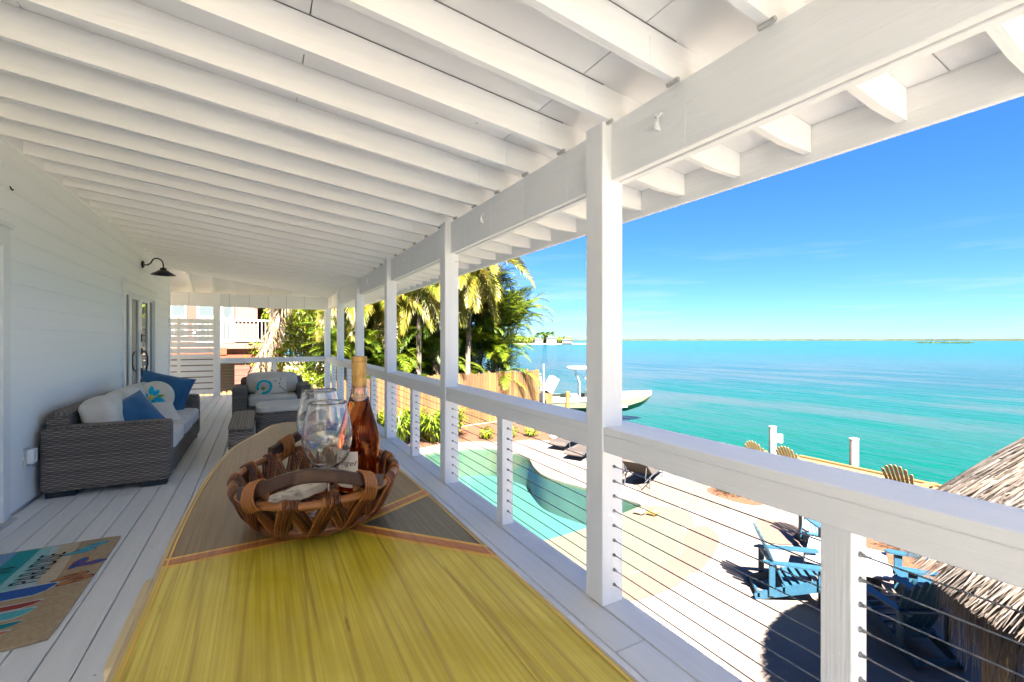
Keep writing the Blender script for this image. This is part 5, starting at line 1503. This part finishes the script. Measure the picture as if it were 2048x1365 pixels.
def put_chair(proto, first, loc, face, label, group):
    o = proto if first else copy_tree(proto)
    o.location = loc; o.rotation_euler = (0, 0, math.atan2(face[1], face[0]) - R(90))
    tag(o, label, 'chair', group)
pb = adirondack('blue_chair', 'adirondack_chair')
for i, (x, y, fx, fy, lab) in enumerate([(6.9, 3.95, .72, -.69, 'blue Adirondack chair left of the railing post, casting a slatted shadow'), (8.95, 4.45, -.55, -.83, 'pale teal Adirondack chair behind the fire table, half hidden by the railing post'),
                                        (8.45, 2.75, -.6, .8, 'blue Adirondack chair right of the fire table under the thatch'), (7.08, 2.62, .50, .86, 'blue Adirondack chair seen from behind, nearest the railing')]):
    put_chair(pb, i == 0, (x, y, GZ + .007), (fx, fy), lab, 'blue chairs round the fire table')
py_ = adirondack('yellow_chair', 'adirondack_chair')
for i, (x, y, lab) in enumerate([(12.35, 7.75, 'yellow Adirondack chair on the dock left of the first white piling'), (12.5, 6.95, 'yellow Adirondack chair on the dock between the two white pilings'), (12.85, 4.70, 'yellow Adirondack chair on the dock right of the second white piling')]):
    put_chair(py_, i == 0, (x, y, GZ + .012), (1, -.12), lab, 'yellow chairs facing the sea')

# fire table
mat('stone_dark', (.06, .05, .045), (.13, .11, .09), rough=.85, nscale=9, vary=.25)
mat('slab_grey', (.20, .20, .205), (.15, .15, .155), rough=.55, nscale=6)
ft = thing('fire_table', 'square stone fire table with slate top among the blue chairs', 'fire table', (7.85, 3.62, GZ))
c0 = (7.85, 3.62)
for r_ in range(5):
    for sd in range(4):
        for k in range(3):
            mb = MB(); l = .26; a = -.39 + k * l + (.03 if r_ % 2 else 0)
            mb.box(a + .004, a + l - .006, -.40 - .01 * ((k + r_) % 2), -.33, .01 + r_ * .088, .093 + r_ * .088)
            o = mb.build('stone', 'stone_dark', ft); o.location = (0, 0, 0); o.rotation_euler = (0, 0, R(90 * sd + 24))
for dx, dy, sx, sy in ((0, -.36, .5, .14), (0, .36, .5, .14), (-.36, 0, .14, .22), (.36, 0, .14, .22)):
    o = box('top_slab', dx - sx, dx + sx, dy - sy, dy + sy, .455, .50, 'slab_grey', None, .006)
    o.parent = ft; o.location = Matrix.Rotation(R(24), 3, 'Z') @ Vector((dx, dy, .478)); o.rotation_euler = (0, 0, R(24))
mb = MB(); mb.box(-.22, .22, -.22, .22, .40, .44); o = mb.build('burner_tray', 'dark_recess', ft); o.location = (0, 0, 0); o.rotation_euler = (0, 0, R(24))

# sun loungers
mat('lounger_weave', (0.022, 0.016, 0.013), (0.035, 0.026, 0.021), rough=.7, nscale=40)
def lounger(name):
    t = thing(name, 'l', 'sun lounger')
    # foot at -y, head at +y, sling follows a wave
    prof = [(-.98, .20), (-.86, .29), (-.6, .27), (-.2, .24), (.15, .27), (.3, .30)]
    pts = spline([(y, z, 0) for y, z in prof], 4, False)
    V, F = [], []
    for p in pts: V += [(-.31, p.x, p.y), (.31, p.x, p.y), (.31, p.x, p.y - .03), (-.31, p.x, p.y - .03)]
    for i in range(len(pts) - 1):
        for j in range(4): F.append((i * 4 + j, i * 4 + (j + 1) % 4, i * 4 + 4 + (j + 1) % 4, i * 4 + 4 + j))
    F += [(3, 2, 1, 0), tuple((len(pts) - 1) * 4 + j for j in range(4))]
    mesh('seat_sling', V, F, 'lounger_weave', t)
    mb = MB(); mb.bar((0, .30, .30), (0, .86, .70), .62, .035); mb.build('backrest', 'lounger_weave', t)
    for sx in (-1, 1):
        mb = MB(); mb.tube([(sx * .32, -.98, .19), (sx * .32, -.8, .26), (sx * .32, .3, .28), (sx * .32, .95, .26)], .016, 6); mb.build('side_rail', 'dark_foot', t)
        for y in (-.65, .55): mb = MB(); mb.tube([(sx * .32, y, .27), (sx * .33, y + .05, .012)], .016, 6); mb.build('leg', 'dark_foot', t)
        mb = MB(); mb.tube([(sx * .28, .72, .58), (sx * .28, .80, .28)], .01, 6); mb.build('back_strut', 'dark_foot', t)
    return t
pl = lounger('sun_lounger')
for i, (x, y, rz, lab) in enumerate([(9.75, 13.35, -62, 'dark brown sun lounger farthest along the pool, by the mulch bed'), (9.45, 12.0, -62, 'dark brown sun lounger second from the mulch bed, half behind the post'),
                                     (9.35, 10.15, -62, 'dark brown sun lounger right of the near post with its back raised'), (9.05, 9.0, 118, 'dark brown sun lounger nearest the sand, foot end to the right')]):
    o = pl if i == 0 else copy_tree(pl)
    o.location = (x, y, GZ + .004); o.rotation_euler = (0, 0, R(rz)); tag(o, lab, 'sun lounger', 'sun loungers by the pool')

# shells on the pool ledge
mat('shell_pale', (0.218, 0.163, 0.136), (0.163, 0.102, 0.082), rough=.4, nscale=20)
mat('shell_gold', (0.204, 0.116, 0.034), (0.150, 0.082, 0.020), rough=.4, nscale=20)
for x, y, m_, lab in ((7.22, 7.30, 'shell_pale', 'pale pink conch shell on the pool ledge'), (7.42, 7.12, 'shell_gold', 'golden brown shell on the pool ledge')):
    mb = MB(); mb.lathe([(.004, -.15), (.03, -.10), (.065, -.03), (.09, .02), (.07, .05), (.075, .055), (.045, .085), (.05, .09), (.02, .12), (.003, .14)], 14)
    o = mb.build('conch_shell', m_, None, True, (x, y, GZ + .075)); o.rotation_euler = (R(82), 0, R(50)); tag(o, lab, 'shell')

# dock edge, pilings
dock = thing('dock', 'wooden dock edge along the water behind the yellow chairs', 'dock', (14.6, 4, GZ))
for k in range(81):
    y = -3.5 + k * .146; box('dock_plank', 13.55, 15.25, y, y + .14, GZ - .02, GZ + .008 + .002 * (k % 2), 'pale_cedar', dock, .003)
box('kerb_beam', 15.25, 15.40, -3.5, 8.4, GZ - .18, GZ + .06, 'cedar', dock)
mat('piling_white', (0.245, 0.231, 0.224), (0.204, 0.190, 0.184), rough=.6, nscale=6)
for x, y, zt, lab in ((15.55, 9.42, -1.60, 'white round dock piling on the left, with a small box on it'), (15.55, 6.95, -1.55, 'white round dock piling on the right, nearer the thatch')):
    t = thing('dock_piling', lab, 'piling', (x, y, SEA - 1), 'white dock pilings')
    mb = MB(); mb.lathe([(.115, SEA - 1), (.115, zt - .03), (.125, zt - .03), (.125, zt), (.02, zt + .03)], 18, (x, y, 0), cap1=True); mb.build('post', 'piling_white', t)
    if y > 8: box('junction_box', x + .06, x + .18, y - .25, y - .12, zt - .55, zt - .25, 'piling_white', t)

# ================================================================== BOAT ON ITS LIFT
mat('hull_white', (0.372, 0.372, 0.360), rough=.25)
mat('hull_shade_green', (0.1, 0.11, 0.07), (0.08, 0.09, 0.055), rough=.3, nscale=3)  # greenish shade on the white hull, put into its colour
mat('motor_black', (.015, .015, .018), rough=.3)
boat = thing('motor_boat', 'white centre console motor boat with canopy top, bow out to sea', 'boat', (0, 0, 0))
Lb = 6.2
def hull_ring(s, z_top, z_keel, wid):
    return [(s, -wid, z_top), (s, -wid * .93, z_keel + (z_top - z_keel) * .42), (s, 0, z_keel), (s, wid * .93, z_keel + (z_top - z_keel) * .42), (s, wid, z_top)]
st_ = [(0, .95, .0, 1.02), (.5, .95, 0, 1.08), (1.5, .98, 0, 1.12), (2.7, 1.02, 0, 1.12), (3.8, 1.08, .02, 1.05), (4.7, 1.15, .10, .86), (5.5, 1.22, .36, .50), (5.95, 1.27, .68, .22), (6.2, 1.30, 1.02, .03)]
V = []
for s, zt, zk, w in st_: V += hull_ring(s, zt, zk, w)
F = [(0, 1, 2, 3, 4)]
for i in range(len(st_) - 1):
    for j in range(4): F.append((i * 5 + j, i * 5 + 5 + j, i * 5 + 6 + j, i * 5 + 1 + j))
mesh('hull', V, F, 'hull_shade_green', boat)
V, F = [], []
for s, zt, zk, w in st_: V += [(s, -w - .012, zt - .22), (s, -w - .02, zt + .02), (s, -w + .14 if w > .2 else -w * .3, zt + .03), (s, w - .14 if w > .2 else w * .3, zt + .03), (s, w + .02, zt + .02), (s, w + .012, zt - .22)]
for i in range(len(st_) - 1):
    for j in (0, 1, 3, 4): F.append((i * 6 + j, i * 6 + 6 + j, i * 6 + 7 + j, i * 6 + 1 + j))
for i in range(5, len(st_) - 1): F.append((i * 6 + 2, i * 6 + 8, i * 6 + 9, i * 6 + 3))
F.append((32, 33, 27, 26)); mesh('gunwale', V, F, 'hull_white', boat)
mb = MB(); mb.box(.1, 4.6, -.9, .9, .45, .5); mb.build('deck', 'hull_white', boat)
mb = MB(); mb.box(2.3, 3.1, -.4, .4, .5, 1.35); mb.build('console', 'hull_white', boat)
mb = MB(); mb.box(1.4, 1.8, -.45, .45, .5, 1.1); mb.build('seat', 'hull_white', boat)
rbox('canopy', 1.2, 3.7, -.95, .95, 2.62, 2.74, 'hull_white', boat, e=5)
for x, x2 in ((1.9, 1.6), (3.0, 3.3)):
    for y in (-.5, .5): mb = MB(); mb.tube([(x, y, .5), (x, y, 1.8), (x2, y * 1.3, 2.66)], .03, 6); mb.build('canopy_leg', 'hull_white', boat)
mb = MB(); mb.tube([(3.1, -.5, 1.5), (1.9, -.5, 2.3)], .02, 6); mb.tube([(3.1, .5, 1.5), (1.9, .5, 2.3)], .02, 6); mb.build('canopy_brace', 'hull_white', boat)
rbox('outboard_motor', -.62, -.08, -.24, .24, .55, 1.45, 'motor_black', boat, e=4)
mb = MB(); mb.box(-.4, -.25, -.07, .07, -.3, .6); mb.build('motor_leg', 'motor_black', boat)
boat.location = (15.1, 22.9, -2.95); boat.rotation_euler = (0, 0, math.atan2(-2.9, 4.9))
lf = thing('boat_lift', 'wooden boat lift post with a white motor box, at the fence end', 'boat lift', (14.6, 20.6, GZ))
mb = MB(); mb.bar((13.75, 20.0, -3.0), (13.1, 20.3, -.85), .2, .2); mb.build('leaning_beam', 'pale_cedar', lf)
mb = MB(); mb.bar((13.30, 20.15, -1.35), (13.75, 20.15, -.62), .42, .40); mb.build('motor_box', 'hull_white', lf)
mb = MB(); mb.tube([(13.02, 20.35, -1.3), (12.98, 20.35, -.38)], .04, 8); mb.build('pole', 'hull_white', lf)
ps = thing('mooring_post', 'short brown wooden mooring post in front of the boat', 'post', (14.0, 19.2, GZ)); mb = MB(); mb.lathe([(.12, GZ - 1), (.12, -1.32), (.1, -1.28)], 12, (14.0, 19.3, 0), cap1=True); mb.build('post', 'cedar', ps)
wp_ = thing('white_pole', 'thin white pole standing at the seaward end of the fence', 'pole', (12.75, 19.6, GZ)); mb = MB(); mb.tube([(12.72, 19.6, GZ), (12.72, 19.6, .16)], .045, 10); mb.build('pole', 'piling_white', wp_)
bd = thing('wooden_crate', 'small orange wooden box at the foot of the fence end', 'crate', (12.95, 19.4, GZ)); 
for k in range(3): box('board', 12.7 + .13 * k, 12.82 + .13 * k, 19.35, 19.37, GZ, -1.35, 'cedar', bd)
for k in range(3): box('board', 12.7 + .13 * k, 12.82 + .13 * k, 19.65, 19.67, GZ, -1.35, 'cedar', bd)

# ================================================================== FAR SHORES
mat('far_green', (0.01, 0.016, 0.006), (0.018, 0.024, 0.008), rough=.95, nscale=.05)
mat('beach', (0.170, 0.143, 0.102), rough=.95)
mat('far_roof', (0.035, 0.038, 0.042), rough=.6)
mat('far_wall', (0.075, 0.077, 0.078), rough=.6)
isl = [tuple(p) for p in spline([(140, 480), (215, 452), (290, 412), (318, 398), (325, 405), (318, 425), (270, 470), (200, 520), (120, 540)], 4)]
setting(sheet('island', isl, [], SEA + .9, 'beach', skirt=3))
rnd = random.Random(9); mb = MB()
for k in range(110):
    s = rnd.random(); x = 180 + 130 * s + rnd.uniform(-6, 6); y = 484 - 72 * s + rnd.uniform(0, 22)
    leaf_cloud(mb, (x, y, SEA + 3 + rnd.uniform(0, 3)), (rnd.uniform(4, 8), 5, rnd.uniform(2.5, 5.5)), 130, 1.1, k, .3)
o = mb.build('island_woods', 'broadleaf'); o['kind'] = 'stuff'; o['label'] = 'sunlit woods covering the near island'
pm = MB()
for k in range(14):
    an = 2.4 * k; el = R(65 - 75 * k / 14); d = Vector((math.cos(an) * math.cos(el), math.sin(an) * math.cos(el), math.sin(el)))
    frond(pm, (0, 0, 9.), d, 3.4, 1.6, 10, 1.2, .35, seed=k)
pm.tube([(0, 0, 0), (.3, 0, 5), (0, 0, 9)], [.3, .22, .2], 6)
pme = bpy.data.meshes.new('island_palm'); pme.from_pydata(pm.v, [], pm.f); pme.materials.append(MATS['palm_green'])
for k in range(16):
    s = rnd.random(); o = bpy.data.objects.new('island_palm', pme); COL.objects.link(o)
    o.location = (222 + 90 * s, 462 - 52 * s + rnd.uniform(-4, 14), SEA + .8); o.rotation_euler = (0, 0, rnd.uniform(0, 6)); q = rnd.uniform(.75, 1.2); o.scale = (q, q, q)
    tag(o, 'palm standing on the near island across the water', 'palm tree', 'palms on the near island')
def far_house(x, y, w, d, h, label, rz=R(-28), cat='house', group=None, z=SEA + .9):
    t = thing('far_house', label, cat, (0, 0, 0), group)
    box('wall', -w / 2, w / 2, -d / 2, d / 2, 0, h, 'far_wall', t, 0)
    mesh('roof', [(-w / 2 - .6, -d / 2 - .6, h), (w / 2 + .6, -d / 2 - .6, h), (w / 2 + .6, d / 2 + .6, h), (-w / 2 - .6, d / 2 + .6, h), (-w * .22, 0, h + d * .3), (w * .22, 0, h + d * .3)],
         [(0, 1, 5, 4), (1, 2, 5), (2, 3, 4, 5), (3, 0, 4), (3, 2, 1, 0)], 'far_roof', t)
    if w < 25:
        n_ = max(2, int(w / 3.2))
        for fl in range(max(1, int(h / 3))):
            for k in range(n_): xx = -w / 2 + (k + .5) * w / n_; box('window', xx - .7, xx + .7, -d / 2 - .05, -d / 2 - .01, 1 + fl * 3, 2.5 + fl * 3, 'dark_glass', t, 0)
    t.location = (x, y, z); t.rotation_euler = (0, 0, rz)
far_house(283, 421, 11, 8, 5.2, 'two storey white house on the near island, taller one')
far_house(271, 428, 9, 7, 4.0, 'white house on the near island left of the tall one')
far_house(297, 411, 11, 7, 3.2, 'low pale house on the near island, right by its tip')
far_house(238, 448, 9, 7, 3.2, 'low grey roofed house on the near island, half hidden by palms')
# long low shore on the horizon
V, F = [], []; NS = 420
for i in range(NS):
    a = R(-18 + 112 * i / (NS - 1)); r = 2600 - 500 * math.sin(i * .013) + 60 * mnoise.noise(Vector((i * .05, 0, 0)))
    if a > R(62): r -= (a - R(62)) * 700
    h = 7 + 4 * mnoise.noise(Vector((i * .21, 3, 0))) + 3 * mnoise.noise(Vector((i * .9, 7, 0))) + (3 if a > R(40) else 0)
    x, y = math.sin(a), math.cos(a)
    V += [(x * r, y * r, SEA - 1), (x * (r + 8), y * (r + 8), SEA + h * .8), (x * (r + 40), y * (r + 40), SEA + h), (x * (r + 300), y * (r + 300), SEA + h * .9), (x * (r + 320), y * (r + 320), SEA - 1)]
for i in range(NS - 1):
    for j in range(4): F.append((i * 5 + j, i * 5 + j + 1, i * 5 + 6 + j, i * 5 + 5 + j))
setting(mesh('far_shore', V, F, 'far_green'))
for k in range(13):
    a = R(36 + 46 * (k + rnd.uniform(-.45, .45)) / 13); r = 2050 + rnd.uniform(-40, 60)
    i = int((math.degrees(a) + 18) / 112 * (NS - 1)); vx, vy, _ = V[i * 5]; r = math.hypot(vx, vy) + rnd.uniform(2, 30)
    far_house(math.sin(a) * r, math.cos(a) * r, rnd.uniform(9, 20), 9, rnd.uniform(5, 9), 'tiny white house on the far shoreline across the bay', -a, 'house', 'houses along the far shore', SEA + .5)
mm = [tuple(p) for p in spline([(0, 0), (30, -4), (60, 0), (55, 8), (20, 9)], 4)]
a = R(29 + 43.6); bx0 = Vector((math.sin(a), math.cos(a), 0)) * 900; mb = MB()
for k in range(26): leaf_cloud(mb, (bx0.x + math.cos(-a) * (k - 13) * 2.2, bx0.y + math.sin(-a) * (k - 13) * 2.2, SEA + .8), (3, 3, 1.5), 60, .8, 500 + k, .3)
o = mb.build('mangrove_islet', 'dark_leaf'); tag(o, 'low dark mangrove islet far out on the right', 'islet')
# thin fair weather clouds low over the horizon are left to the sky itself
